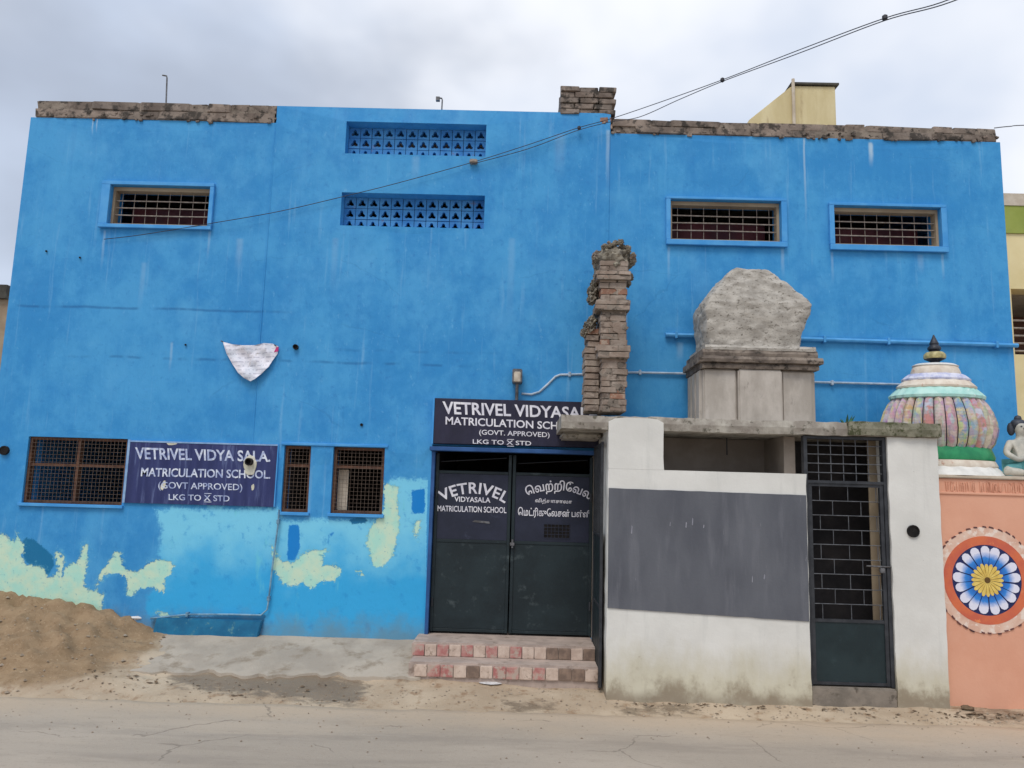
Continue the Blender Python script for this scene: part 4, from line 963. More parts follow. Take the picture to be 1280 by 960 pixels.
B(lx1-.06, lx1-.02, YD-.05, YD-.02, zb_-.055, zb_-.012).build('padlock', M['steel'], leafd, bev=.005)
# pale tiled strip and small shelf inside
B(dx2-.055, dx2+.03, YS+TW+.05, YS+TW+.06, .2, slab_b-.01).build('inner_jamb', M['tan'], shr); B(cx2+.0, cx2+.10, YS+TW+.05, YS+TW+.06, .2, 1.75).build('inner_jamb', M['tan'], shr)
MB().tube([(P(905, 560, -.2).x, -.3, slab_b-.002), (P(905, 560, -.2).x, -.3, slab_b-.16)], .006, 6).build('hanging_rod', M['darkmetal'], shr)

# ---------------------------------------------------------------- rough cement dome on the slab
DY0, DY1 = -.72, -.12
def prow(y, x0, x1, Yf=DY0): a = P(x0, y, Yf); b2 = P(x1, y, Yf); return ((a.z+b2.z)/2, (a.x+b2.x)/2, (b2.x-a.x)/2)
dome = thing('cement_dome', (P(945, 522, DY0).x, -.42, slab_t-.005), 'rough unpainted cement dome on a panelled plinth on the shrine roof', 'dome')
def stack(rows, name, mat, amp=.0, n=64, sq=6.0, yc=-.42, yh=.3, par=dome, sub=1, yk=None):
    vs_ = []; fs_ = []
    for r_i, (z, cx, hw) in enumerate(rows):
        hy = yh*(yk[r_i] if yk else 1)
        for k in range(n):
            a = 2*math.pi*k/n; c_, s_ = math.cos(a), math.sin(a)
            rr = (abs(c_)**sq+abs(s_)**sq)**(-1/sq)
            x, y = cx+hw*c_*rr, yc+hy*s_*rr
            if amp:
                nn_ = noise.fractal((x*9, y*9, z*12), .7, 2, 6)*amp*.45+noise.noise((x*3, y*3, z*3.5))*amp*.7
                x += c_*rr*nn_; y += s_*rr*nn_; zz = z+nn_*.4*(r_i > 0)
            else: zz = z
            vs_.append((x, y, zz))
    m_ = len(rows)
    for i in range(m_-1):
        for k in range(n): k2 = (k+1) % n; fs_.append((i*n+k, i*n+k2, (i+1)*n+k2, (i+1)*n+k))
    fs_ += [tuple(range(n-1, -1, -1)), tuple((m_-1)*n+k for k in range(n))]
    return MB().add(vs_, fs_).build(name, mat, par, smooth=True)
zpl0, zpl1 = slab_t-.02, P(940, 462, DY0).z
xl_, xr_ = P(879, 500, DY0).x, P(1021, 500, DY0).x
B(xl_, xr_, DY0+.03, DY1, zpl0, zpl1).build('plinth', M['plinth'], dome, bev=.01)
wd = (xr_-xl_)
for i, (u0, u1, pr) in enumerate(((.0, .295, .0), (.30, .69, -.035), (.695, .97, .008))):
    B(xl_+wd*u0+.004, xl_+wd*u1, DY0+pr, DY0+.05, zpl0+.005, zpl1-.004).build('plinth_panel', M['plinth'], dome, bev=.012)
for i in range(3): B(xl_-.02, xl_+.02, DY0+.06+i*.17, DY0+.2+i*.17, zpl0+.005, zpl1-.004).build('plinth_panel', M['plinth'], dome, bev=.01)
zc0, zc1 = zpl1, P(940, 438, DY0).z
xc0, xc1 = P(874, 450, DY0-.05).x, P(1028, 450, DY0-.05).x
for (f0, f1, ex) in ((0, .3, -.03), (.3, .62, .0), (.62, 1.0, -.035)):
    za, zb2 = zc0+(zc1-zc0)*f0, zc0+(zc1-zc0)*f1
    ragged_slab(xc0-ex, xc1+ex, DY0-.07-ex, DY1+.03, za+.001, zb2, 'cornice', M['cornice'], .014, dome)
hy0 = lambda y: prow(y, *{}) 
PR = [(441, 880, 1014), (436, 881, 1012), (430, 886, 1007), (424, 886, 1005), (412, 884, 1008), (400, 883, 1012), (390, 882, 1016), (383, 882, 1018), (377, 883, 1018), (371, 887, 1013), (362, 894, 1003), (352, 902, 992), (344, 909, 982), (338, 914, 974), (334, 918, 968), (332, 923, 962)]
rows = []
fine = []
for i in range(len(PR)-1):
    for k in range(5):
        t = k/5; fine.append(tuple(PR[i][j]*(1-t)+PR[i+1][j]*t for j in range(3)))
fine.append(PR[-1])
wref = (PR[6][2]-PR[6][1])
rows = [prow(*q) for q in fine]
stack(rows, 'dome_mass', M['dome'], .028, 150, 9.0, -.42, .3, dome, yk=[(.55+.45*(q[2]-q[1])/wref) for q in fine])
ragged_slab(xc0+.06, xc1-.05, DY0-.03, DY1, zc1-.005, zc1+.04, 'dome_foot', M['dome'], .02, dome)

wd_ = thing('weed_tuft', (P(1058, 523, -.35).x, -.35, slab_t-.01), 'small weed growing on the slab right of the cement dome', 'weed')
lm = pm('weed_leaf', s(74, 120, 92), s(52, 92, 70), 20, .7, .1, 50)
for i in range(16):
    an = random.uniform(0, 6.28); L = random.uniform(.06, .16); q = Vector((P(1058, 523, -.35).x, -.35, slab_t-.01)); d_ = Vector((math.cos(an)*.7, math.sin(an)*.35, 1)).normalized(); tip = q+d_*L; sd_ = Vector((-math.sin(an), math.cos(an), 0))*.012
    m0 = q+d_*L*.6
    MB().add([q, m0+sd_, tip, m0-sd_, q+Vector((0, 0, .002)), m0+sd_+Vector((0, 0, .003)), tip+Vector((0, 0, .002)), m0-sd_+Vector((0, 0, .003))], [(0, 1, 2, 3), (7, 6, 5, 4), (0, 4, 5, 1), (1, 5, 6, 2), (2, 6, 7, 3), (3, 7, 4, 0)]).build('leaf', lm, wd_)
# ---------------------------------------------------------------- ruined brick pillar on the slab
pil = thing('brick_pillar', (P(757, 512, -.6).x, -.45, slab_t-.01), 'tall ruined brick pillar with stepped courses and rubble cap on the shrine roof', 'pillar')
PY = -.62
def course(y0, y1, x0, x1, depth=.36, prot=.0, key='oldbrick', n=2, off=0.0):
    a = P(x0, y1, PY); b2 = P(x1, y0, PY); z0, z1 = P((x0+x1)/2, y1, PY).z, P((x0+x1)/2, y0, PY).z; wdt = b2.x-a.x
    cuts = [0]+[(i+off)/n for i in range(1, n) if 0 < (i+off)/n < 1]+[1]
    for i in range(len(cuts)-1):
        p0, p1 = a.x+wdt*cuts[i], a.x+wdt*cuts[i+1]
        brick(pil, 'redbrick' if random.random() < .05 and key == 'oldbrick' else key, ((p0+p1)/2+random.uniform(-.008, .008), PY+.08-prot+random.uniform(-.006, .005), (z0+z1)/2), (p1-p0-random.uniform(.0, .007), .16, z1-z0-random.uniform(.0, .006)), random.uniform(-.03, .03), tilt=random.uniform(-.02, .02))
    ny = max(1, int(depth/.18))
    for j in range(ny):
        for sx in (a.x+.055, b2.x-.055):
            brick(pil, key, (sx, PY+.16+(depth-.16)*(j+.5)/ny, (z0+z1)/2), (.11, (depth-.16)/ny-.008, z1-z0-.007), random.uniform(-.03, .03))
    core = B(a.x+.014, b2.x-.014, PY+.004-prot, PY+depth-.02, z0-.004, z1+.004); return core
cores = MB()
def run(y_top, y_bot, xf, step=7.6, **kw):
    y = y_bot; r_ = 0
    while y > y_top+1:
        yt = max(y_top, y-step); x0, x1 = xf((y+yt)/2)
        j = random.uniform(-1.2, 1.2)
        c = course(yt, y, x0+j*.5, x1+j*.6, off=.28*(1 if r_ % 2 else -1), **kw); cores.add(c.v, c.f); y = yt; r_ += 1
# main shaft
run(448, 514, lambda y: (751, 783))
run(432, 448, lambda y: (746, 787) if y > 440 else (744, 788), prot=.05)
run(388, 432, lambda y: (750+(432-y)*.02, 783))
run(376, 388, lambda y: (745, 787), step=6, prot=.045)
run(350, 376, lambda y: (750, 783))
run(340, 350, lambda y: (744, 788), step=5, prot=.045)
run(326, 340, lambda y: (749, 785))
cores.build('mortar_core', M['mortar'], pil)
# shorter flank to the left
cores2 = MB(); y = 514; r_ = 0
while y > 412:
    yt = y-8; ww = 730+(3 if y < 440 else 0)+random.uniform(-1, 1)
    a = P(ww, y, PY+.12); b2 = P(750, yt, PY+.12); z0, z1 = P(740, y, PY+.12).z, P(740, yt, PY+.12).z
    brick(pil, 'oldbrick' if random.random() > .07 else 'redbrick', ((a.x+b2.x)/2, PY+.25, (z0+z1)/2), (b2.x-a.x-.006, .26, z1-z0-.007), random.uniform(-.04, .04))
    cores2.box(a.x+.02, b2.x, PY+.15, PY+.36, z0-.003, z1+.003); y = yt; r_ += 1
cores2.build('mortar_core', M['mortar'], pil)
for i in range(20):                                # plaster still clinging to the brick faces
    py = random.uniform(342, 508); px = random.uniform(752, 781); q = P(px, py, PY); n_ = 9; rr = random.uniform(.025, .075); pl_ = []
    for k in range(n_): an = 2*math.pi*k/n_; d_ = rr*random.uniform(.5, 1.3); pl_.append((q.x+d_*math.cos(an), q.z+d_*.7*math.sin(an)))
    MB().prism(pl_, PY-random.uniform(.001, .006), PY+.03).build('plaster_remnant', M['mortar' if i % 3 else 'oldbrick'], pil)
# rubble lumps: cap and weathered shoulders
def rubble(cx, cy, cz, rx_, ry_, rz_, name='rubble_cap', mat='rubble', seed=0.0, amp=.3):
    bm = bmesh.new(); bmesh.ops.create_icosphere(bm, subdivisions=4, radius=1)
    for v in bm.verts:
        n0 = v.co.normalized(); d = 1+amp*noise.fractal((n0.x*2.4+seed, n0.y*2.4, n0.z*2.4), 1, 2, 5)+amp*.35*noise.noise((n0.x*9+seed, n0.y*9, n0.z*9))
        v.co = Vector((n0.x*rx_*d, n0.y*ry_*d, n0.z*rz_*d))
    me = bpy.data.meshes.new(name); bm.to_mesh(me); bm.free(); me.materials.append(M[mat]); 
    return put(bpy.data.objects.new(name, me), pil, (cx, cy, cz))
q = P(766, 330, PY+.15); rubble(q.x, PY+.16, q.z-.0, .165, .17, .165, seed=1, amp=.28)
for k in range(46):
    an = math.pi*(k+.5)/46; rr = 1.0+random.uniform(-.08, .1)
    qx = q.x+.175*math.cos(an)*rr; qz = q.z+.175*math.sin(an)*rr-.01
    r0 = random.uniform(.014, .03); rubble(qx, PY+.1+random.uniform(-.09, .12), qz, r0, r0, r0*.9, 'rubble_lump', random.choice(('rubble', 'rubble', 'cornice', 'oldbrick')), k*1.7, .45)
for px, py, r0 in ((742, 362, .05), (741, 372, .045), (745, 352, .04), (739, 408, .05), (732, 414, .04), (741, 400, .045), (735, 405, .035), (788, 344, .035), (786, 352, .03), (748, 342, .035)):
    q2 = P(px, py, PY+.1); rubble(q2.x, PY+.17, q2.z, r0, r0*1.6, r0*1.1, 'rubble_lump', 'rubble', px*.37, .45)

# ---------------------------------------------------------------- painted ribbed dome and orange wall
YO = YS+.05
ow0 = fx_+.004; ow1 = ow0+2.6
zot = P(1230, 599, YO).z
owl = thing('salmon_wall', (ow0+1.3, YO+.1, .02), 'salmon pink painted wall with a blue lotus medallion beside the shrine', 'wall')
B(ow0, ow1, YO, YO+.22, .0, zot).build('wall_body', M['orange'], owl, bev=.008)
B(ow0, ow1, YO-.022, YO+.24, zot+.001, zot+.03).build('coping', M['cream'], owl, bev=.008)
B(ow0, ow1, YO-.012, YO+.001, zot-.135, zot-.115).build('moulding', M['orange'], owl, bev=.003)
# raised lettering, legible only as worn strokes
random.seed(11)
x = P(1183, 610, YO).x; zz0, zz1 = zot-.105, zot-.03
k = 0
while x < ow0+1.3:
    h0 = random.uniform(-.012, .006); h1 = random.uniform(-.012, .01); sl = random.choice((0, 0, .006, -.006, .02))
    MB().tube([(x, YO-.003, zz0+h0), (x+sl*.5, YO-.005, (zz0+zz1)/2), (x+sl, YO-.003, zz1+h1)], .0055, 5).build('relief_stroke', M['relief'], owl)
    g = random.choice((.014, .017, .022))
    if k % 3 == 0: MB().tube([(x, YO-.003, zz0+h0), (x+g*.5, YO-.004, zz0+h0-.006), (x+g, YO-.003, zz0+h0+.004)], .005, 5).build('relief_stroke', M['relief'], owl)
    if k % 5 == 2: MB().tube([(x+sl, YO-.003, zz1+h1), (x+g*.5+sl, YO-.004, zz1+h1+.006), (x+g+sl, YO-.003, zz1+h1-.01)], .005, 5).build('relief_stroke', M['relief'], owl)
    x += g+(.03 if k in (13, 25) else 0); k += 1
# lotus medallion
fc = P(1233, 725, YO); fr_out = (P(1276, 725, YO).x-P(1191, 725, YO).x)/2*1.02
def disc(r0, r1, y0, y1, name, mat, par, n=64, wob=0.0):
    mb = MB(); vs_ = []; fs_ = []
    for rr, yy in ((r1, y1), (r1, y0), (r0, y0), (r0, y1)):
        for k in range(n): a = 2*math.pi*k/n; w_ = 1+wob*noise.noise((math.cos(a)*4, math.sin(a)*4, 2)) if rr == r1 else 1; vs_.append((fc.x+rr*w_*math.cos(a), yy, fc.z+rr*w_*math.sin(a)))
    for i in range(3):
        for k in range(n): k2 = (k+1) % n; fs_.append((i*n+k, i*n+k2, (i+1)*n+k2, (i+1)*n+k))
    return mb.add(vs_, fs_).build(name, mat, par)
med = disc(.001, fr_out, YO-.006, YO+.002, 'medallion', pm('lotus_navy_ground', s(38, 44, 96), s(30, 40, 84), 10, .6, .1), owl); tag(med, 'blue and white lotus medallion in an orange ring')
disc(fr_out*1.0, fr_out*1.25, YO-.0075, YO+.002, 'orange_ring', pm('lotus_orange_ring', s(214, 114, 74), s(198, 98, 76), 5, .65, .1, c3=s(230, 140, 90), s3=9), med)
disc(fr_out*1.25, fr_out*1.5, YO-.006, YO+.002, 'cream_ring', pm('lotus_cream_ring', s(226, 196, 176), s(214, 172, 150), 9, .7, .15, c3=s(232, 214, 200), s3=16, f3=(.52, .62)), med, wob=.03)
for k in range(40):
    a = 2*math.pi*(k+random.uniform(-.2, .2))/40; r1 = fr_out*1.5*(1+random.uniform(-.01, .015)); da = random.uniform(.03, .06)
    p_ = [(fc.x+rr*math.cos(aa), fc.z+rr*math.sin(aa)) for rr, aa in ((r1-.008, a-da), (r1-.004, a+da), (r1+.008, a+da*.8), (r1+.004, a-da*.7))]
    MB().prism(p_, YO-.009, YO-.004).build('border_mark', pm('dark_border', s(110, 70, 66), s(80, 54, 56), 9, .7, 0) if k == 0 else bpy.data.materials['dark_border'], med)
def petal_mat():
    m, t, b = newmat('lotus_petal_paint')
    pos = t.n('NewGeometry').outputs['Position']; d = t.n('VectorMath', operation='DISTANCE'); t.put(d.inputs[0], pos); d.inputs[1].default_value = (fc.x, YO-.01, fc.z)
    v = t.m('ADD', d.outputs['Value'], t.m('MULTIPLY', t.m('SUBTRACT', t.noise(40, 4), .5), .04))
    r = t.n('ValToRGB'); el = r.color_ramp.elements; el[0].position = .46; el[0].color = s(30, 96, 180); el[1].position = .80; el[1].color = s(226, 226, 240)
    e_ = el.new(.62); e_.color = s(46, 132, 214)
    t.put(r.inputs[0], t.m('DIVIDE', v, fr_out)); t.put(b.inputs['Base Color'], r.outputs[0]); b.inputs['Roughness'].default_value = .6
    return m
pmat = petal_mat(); NPET = 17
for k in range(NPET):
    a = 2*math.pi*(k+.3)/NPET; da = math.pi/NPET*.90; pl_ = []
    r0, r1 = fr_out*.40, fr_out*random.uniform(.945, .985); a += random.uniform(-.02, .02); da *= random.uniform(.93, 1.04)
    pl_ += [(r0, a-da*.9), (r1*.82, a-da), (r1*.92, a-da*.85), (r1*.985, a-da*.45), (r1, a), (r1*.985, a+da*.45), (r1*.92, a+da*.85), (r1*.82, a+da), (r0, a+da*.9)]
    MB().prism([(fc.x+rr*math.cos(aa), fc.z+rr*math.sin(aa)) for rr, aa in pl_], YO-.011, YO-.003).build('petal', pmat, med)
ymat = pm('lotus_yellow_paint', s(232, 204, 112), s(214, 180, 88), 20, .6, .1)
for k in range(20):
    a = 2*math.pi*k/20; da = math.pi/20*.86; r0, r1 = fr_out*.07, fr_out*(.47+.015*math.sin(k*2.3))
    pl_ = [(r0, a-da*.8), (r1*.85, a-da), (r1*.97, a-da*.5), (r1, a), (r1*.97, a+da*.5), (r1*.85, a+da), (r0, a+da*.8)]
    MB().prism([(fc.x+rr*math.cos(aa), fc.z+rr*math.sin(aa)) for rr, aa in pl_], YO-.014, YO-.009).build('inner_petal', ymat, med)
disc(.001, fr_out*.085, YO-.016, YO-.004, 'flower_eye', pm('lotus_brown_eye', s(112, 84, 40), s(90, 66, 34), 9, .7, 0), med, 20)

# ribbed painted dome
YC = -.44; SYD = .68
def pr2(y, x0, x1): a, b2 = P(x0, y, YC), P(x1, y, YC); return (a.z+b2.z)/2, (a.x+b2.x)/2, (b2.x-a.x)/2
pd = thing('painted_dome', (pr2(575, 1108, 1238)[1], YC, zot-.01), 'colourful ribbed temple dome with green base ring and dark finial', 'dome')
cxd = pr2(530, 1105, 1240)[1]
cols = [(s(206, 186, 178), s(192, 160, 156)), (s(200, 184, 166), s(182, 160, 144)), (s(150, 166, 188), s(204, 194, 150)), (s(206, 192, 172), s(184, 162, 140)), (s(208, 176, 174), s(194, 190, 178)), (s(112, 144, 180), s(206, 190, 140)), (s(202, 192, 174), s(196, 162, 116)), (s(192, 192, 204), s(196, 134, 128)), (s(148, 142, 178), s(194, 186, 194))]
def rib_mat(c1, c2):
    m, t, b = newmat('dome_rib_paint')
    c = t.mix(t.rng(t.noise(9, 4, .6, (1, 1, 1.6)), .42, .58), c1, c2)
    v = t.n('TexVoronoi'); v.inputs['Scale'].default_value = 26; t.put(v.inputs['Vector'], t.pos((1.3, 1.3, .5)))
    hs = t.n('HueSaturation', {'Saturation': .8, 'Value': .6, 'Color': v.outputs['Color']})
    c = t.mix(t.m('MULTIPLY', t.rng(t.noise(14, 3, .5, off=(2, 5, 1)), .40, .52), .42), c, hs.outputs[0])
    sp = t.n('SeparateXYZ'); t.put(sp.inputs[0], t.pos())
    ln = t.m('ABSOLUTE', t.m('SUBTRACT', t.m('FRACT', t.m('MULTIPLY', sp.outputs[2], 34.0)), .5))
    c = t.mix(t.m('MULTIPLY', t.rng(ln, .12, .05), .14), c, s(96, 84, 84))
    c = t.mix(t.m('MULTIPLY', t.rng(t.noise(7, 6, .7, off=(9, 1, 4)), .5, .7), .5), c, s(122, 112, 104))
    t.put(b.inputs['Base Color'], c); b.inputs['Roughness'].default_value = .65; bump(t, b, t.noise(60, 5, .65), .5, .008)
    return m
rmats = [rib_mat(c1, c2) for c1, c2 in cols]
NR = 30
prof = [(pr2(y, x0, x1)[2]*1.0, pr2(y, x0, x1)[0]) for y, x0, x1 in ((562, 1114, 1231), (555, 1109, 1236), (546, 1106, 1239.5), (538, 1104, 1241), (528, 1106, 1240), (516, 1109, 1235), (506, 1114, 1229), (498, 1120, 1222))]
for k in range(NR):
    a0 = 2*math.pi*k/NR; mb = MB(); vs_ = []; fs_ = []
    for r0, z in prof:
        for j, (fr2, bul) in enumerate(((-.45, .945), (-.28, 1.0), (0, 1.03), (.28, 1.0), (.45, .945))):
            a = a0+fr2*2*math.pi/NR; vs_.append((cxd+r0*bul*math.cos(a), YC+r0*bul*SYD*math.sin(a), z))
        a = a0; vs_.append((cxd+r0*.8*math.cos(a), YC+r0*.8*SYD*math.sin(a), z))
    for i in range(len(prof)-1):
        for j in range(6): j2 = (j+1) % 6; fs_.append((i*6+j, i*6+j2, (i+1)*6+j2, (i+1)*6+j))
    fs_ += [tuple(range(5, -1, -1)), tuple((len(prof)-1)*6+j for j in range(6))]
    mb.add(vs_, fs_).build('rib', rmats[(k*5+k//3) % len(rmats)], pd, smooth=True)
core = MB().lathe([(r0*.925, z) for r0, z in prof], cxd, YC, 40, SYD).build('dome_core', pm('dome_core_dark', s(70, 64, 76), s(52, 48, 60), 12, .8, .1), pd, smooth=True)
def ring(y0, y1, x0, x1, x0b, x1b, name, mat, scal=0, tilt=0):
    z1_, c1_, r1_ = pr2(y0, x0, x1); z0_, c0_, r0_ = pr2(y1, x0b, x1b); h = z1_-z0_
    pr_ = [(r0_*.9, z0_), (r0_*.985, z0_+h*.08), (r0_, z0_+h*.3), ((r0_+r1_)/2, z0_+h*.65), (r1_, z1_-h*.05), (r1_*.96, z1_)]
    wob_ = (lambda a, z: 1+.018*math.cos(scal*a)) if scal else None
    return MB().lathe(pr_, cxd, YC, 96, SYD, wob=wob_).build(name, mat, pd, smooth=True)
aqua = pm('dome_aqua_paint', s(186, 222, 212), s(160, 208, 198), 10, .6, .2, c3=s(210, 226, 220), s3=16); cr_ = pm('dome_cream_paint', s(226, 216, 200), s(206, 190, 172), 9, .6, .2, c3=s(196, 160, 140), s3=14, f3=(.6, .7))
lil = pm('dome_lilac_paint', s(214, 214, 226), s(172, 176, 208), 16, .6, .2); wh = pm('dome_white_paint', s(230, 228, 222), s(208, 206, 200), 8, .6, .2, c3=s(170, 200, 186), s3=12, f3=(.6, .7))
grn = pm('dome_green_paint', s(52, 150, 98), s(36, 126, 84), 8, .45, .2, c3=s(80, 170, 130), s3=14, f3=(.6, .72))
ring(487, 501, 1122, 1216, 1112, 1226, 'band', aqua, 24); ring(477, 488, 1128, 1208, 1120, 1216, 'band', cr_); ring(469, 478, 1134, 1202, 1126, 1208, 'band', lil, 16)
ring(458, 470, 1139, 1192, 1136, 1196, 'band', cr_); ring(455.5, 459, 1142, 1189, 1138, 1194, 'band', wh)
ring(560, 577, 1112, 1233, 1108, 1238, 'base_ring', grn); ring(576, 586, 1108, 1237, 1106, 1242, 'base_ring', cr_)
z1_, c1_, r1_ = pr2(584, 1100, 1248)
MB().lathe([(.4, zot+.015), (r1_*1.05, zot+.03), (r1_*1.02, zot+.05), (r1_*.9, z1_)], cxd, YC, 64, SYD, wob=lambda a, z: 1+.012*math.cos(20*a)).build('lotus_foot', wh, pd, smooth=True)
zf0 = pr2(456, 1142, 1189)[0]; fp = [(12, 0), (11, .9), (5, 2), (5, 4), (11, 7), (11.5, 10), (9.5, 14), (5, 16), (7, 18), (7, 20), (4.5, 23), (5, 25), (3, 29), (.6, 35)]
k = .0082
MB().lathe([(r_*k, zf0-.004+h_*k) for r_, h_ in fp[:5]], cxd, YC, 20).build('finial', M['hair'], pd, smooth=True)
MB().lathe([(r_*k, zf0-.004+h_*k) for r_, h_ in ((11, 7), (11.7, 9), (11.3, 12), (9, 14.5))], cxd, YC, 20).build('finial', pm('finial_gilt', s(196, 184, 130), s(150, 140, 96), 20, .4, .1), pd, smooth=True)
MB().lathe([(r_*k, zf0-.004+h_*k) for r_, h_ in fp[6:]], cxd, YC, 20).build('finial', M['hair'], pd, smooth=True)

# painted seated figure at the right edge, on the salmon wall
fx0 = P(1277, 598, -.6).x; fz = zot+.03; FY = -.62
stt = thing('seated_statue', (fx0, FY, fz), 'small painted seated statue with black hair on the salmon wall', 'statue')
def skin(nodes, edges_, name, mat, par, base):
    me = bpy.data.meshes.new(name); me.from_pydata([Vector(n[:3]) for n in nodes], edges_, []); o_ = bpy.data.objects.new(name, me); put(o_, par, base)
    md = o_.modifiers.new('skin', 'SKIN'); 
    for i, n in enumerate(nodes): me.skin_vertices[0].data[i].radius = (n[3], n[3])
    me.skin_vertices[0].data[0].use_root = True
    o_.modifiers.new('sub', 'SUBSURF').levels = 2; o_.modifiers['sub'].render_levels = 2
    dg = bpy.context.evaluated_depsgraph_get(); m2 = bpy.data.meshes.new_from_object(o_.evaluated_get(dg)); o_.modifiers.clear(); o_.data = m2; m2.materials.append(mat)
    m2.polygons.foreach_set('use_smooth', [True]*len(m2.polygons)); return o_
nodes = [(0, 0, .08, .085), (0, -.005, .17, .07), (0, 0, .27, .085), (0, 0, .33, .05), (0, 0, .365, .032), (0, -.01, .405, .05), (0, -.012, .445, .055), (0, -.005, .485, .04),
         (-.10, 0, .30, .036), (-.15, -.02, .21, .03), (-.10, -.10, .15, .024), (-.05, -.12, .16, .022), (.10, 0, .30, .036), (.15, -.02, .21, .03), (.10, -.10, .15, .024), (.05, -.12, .17, .022),
         (-.08, -.03, .06, .06), (-.19, -.07, .05, .045), (-.06, -.14, .035, .032), (.08, -.03, .06, .06), (.19, -.07, .05, .045), (.06, -.13, .05, .032)]
ed = [(0, 1), (1, 2), (2, 3), (3, 4), (4, 5), (5, 6), (6, 7), (2, 8), (8, 9), (9, 10), (10, 11), (2, 12), (12, 13), (13, 14), (14, 15), (0, 16), (16, 17), (17, 18), (0, 19), (19, 20), (20, 21)]
skin(nodes, ed, 'body', M['figure'], stt, (fx0, FY, fz))
def lump(cx, cy, cz, rx_, ry_, rz_, name, mat, par, zmin=None):
    bm = bmesh.new(); bmesh.ops.create_icosphere(bm, subdivisions=3, radius=1)
    for v in bm.verts:
        d = 1+.06*noise.noise(v.co*5); v.co = Vector((v.co.x*rx_*d, v.co.y*ry_*d, v.co.z*rz_*d))
    me = bpy.data.meshes.new(name); bm.to_mesh(me); bm.free(); me.materials.append(mat); me.polygons.foreach_set('use_smooth', [True]*len(me.polygons)); return put(bpy.data.objects.new(name, me), par, (cx, cy, cz))
lump(fx0, FY+.02, fz+.465, .068, .06, .06, 'hair', M['hair'], stt); lump(fx0-.06, FY+.03, fz+.43, .032, .03, .06, 'hair', M['hair'], stt); lump(fx0, FY+.02, fz+.525, .03, .03, .03, 'hair_knot', M['hair'], stt)
for sx in (-1, 1): lump(fx0+sx*.022, FY-.058, fz+.45, .009, .005, .005, 'eye', M['hair'], stt)
lump(fx0, FY-.064, fz+.432, .008, .012, .014, 'nose', M['figure'], stt)
skn = [(0, 0, .05, .11), (-.1, -.04, .05, .075), (-.2, -.075, .045, .058), (.1, -.04, .05, .075), (.2, -.075, .045, .058)]
skin(skn, [(0, 1), (1, 2), (0, 3), (3, 4)], 'skirt', M['tealcloth'], stt, (fx0, FY, fz))
B(fx0-.26, fx0+.26, FY-.15, FY+.14, zot+.012, fz+.006).build('seat_slab', M['plinth'], stt, bev=.008)

# ================================================================== ENTRANCE STEPS
stp = thing('entrance_steps', (-.1, -.35, .05), 'two worn entrance steps faced with red and cream tiles below the gate', 'steps')
sxa, sxb = P(514, 815, -.42).x, ax-.03
z_a = P(625, 806, -.42).z; z_b = P(625, 824, -.42).z; z_c = P(625, 831, -.68).z
B(sxa, sxb, -.405, .3, .02, z_a).build('upper_step', M['step'], stp, bev=.012)
B(gx0, gx1, -.06, .32, z_a-.01, gz0-.002).build('gate_sill', M['step'], stp, bev=.006)
sxa2 = P(510, 840, -.68).x
B(sxa2, sxb+.0, -.665, -.4052, .0, z_c).build('lower_step', M['step'], stp, bev=.012)
def tiles(x0, x1, z0, z1, y, n, seq):
    w_ = (x1-x0)/n
    for i in range(n):
        brick(stp, seq[i % len(seq)], (x0+w_*(i+.5), y+random.uniform(-.002, .002), (z0+z1)/2), (w_-.007, .022, z1-z0-.006), 0, 'tile', random.uniform(-.01, .01))
R_, C_, N_ = 'tilered', 'tilecream', 'tilebrown'
tiles(sxa+.01, sxb-.01, z_b+.008, z_a-.012, -.412, 15, [R_, C_, R_, C_, R_, C_, R_, C_, R_, C_, C_, N_, N_, C_, N_])
tiles(sxa2+.05, sxb-.01, z_c-.118, z_c-.014, -.672, 14, [C_, R_, R_, C_, N_, C_, R_, R_, C_, R_, C_, N_, N_, C_])

# ================================================================== NEIGHBOURS
# ochre stair-head on the roof
YH = 2.2
hd = thing('stair_head', (P(1000, 150, YH).x, YH+.8, zr-.02), 'ochre rendered stair head with a sloping roof rising behind the parapet', 'stair head')
pl_ = [(P(930, 160, YH).x, zr-.03), (P(1046, 160, YH).x, zr-.03), (P(1044, 108, YH).x, P(1044, 108, YH).z), (P(990, 107, YH).x, P(990, 107, YH).z), (P(936, 150, YH).x, P(936, 150, YH).z)]
MB().prism(pl_, YH, YH+1.8).build('wall', M['beige'], hd, bev=.01)
a, e2, g_ = P(990, 106.5, YH), P(1045, 107.5, YH), P(934, 150, YH)
MB().prism([(a.x-.01, a.z+.002), (e2.x+.03, e2.z+.002), (e2.x+.03, e2.z+.03), (a.x-.02, a.z+.03)], YH-.03, YH+1.83).build('roof_edge', M['roofdark'], hd)
q = P(991, 130, YH); MB().tube([(q.x, YH-.03, zr-.03), (q.x, YH-.03, a.z+.07)], .022, 8).build('rain_pipe', M['cream'], hd)

# cream and green house at the right edge
YN = 1.2
hx0 = P(1236, 400, YN).x; hx1 = hx0+5
ht_ = P(1268, 243, YN).z; g1, g0 = P(1268, 258, YN).z, P(1268, 292, YN).z; r1_, r0_ = P(1272, 361, YN).z, P(1272, 443, YN).z
nh = thing('cream_house', ((hx0+hx1)/2, YN+3, .02), 'cream house with olive green band and dark balcony at the right edge', 'house')
B(hx0, hx1, YN, YN+.25, .0, r0_).build('wall', M['yellowh'], nh); B(hx0, hx1, YN, YN+.25, r1_, g0-.001).build('wall', M['yellowh'], nh)
B(hx0, hx1, YN-.02, YN+.25, g0, g1).build('green_band', M['greenband'], nh); B(hx0, hx1, YN-.03, YN+6, g1+.001, ht_).build('roof_edge', M['cream'], nh)
B(hx0, P(1266, 400, YN).x, YN, YN+.25, r0_+.001, r1_-.001).build('wall', M['yellowh'], nh)
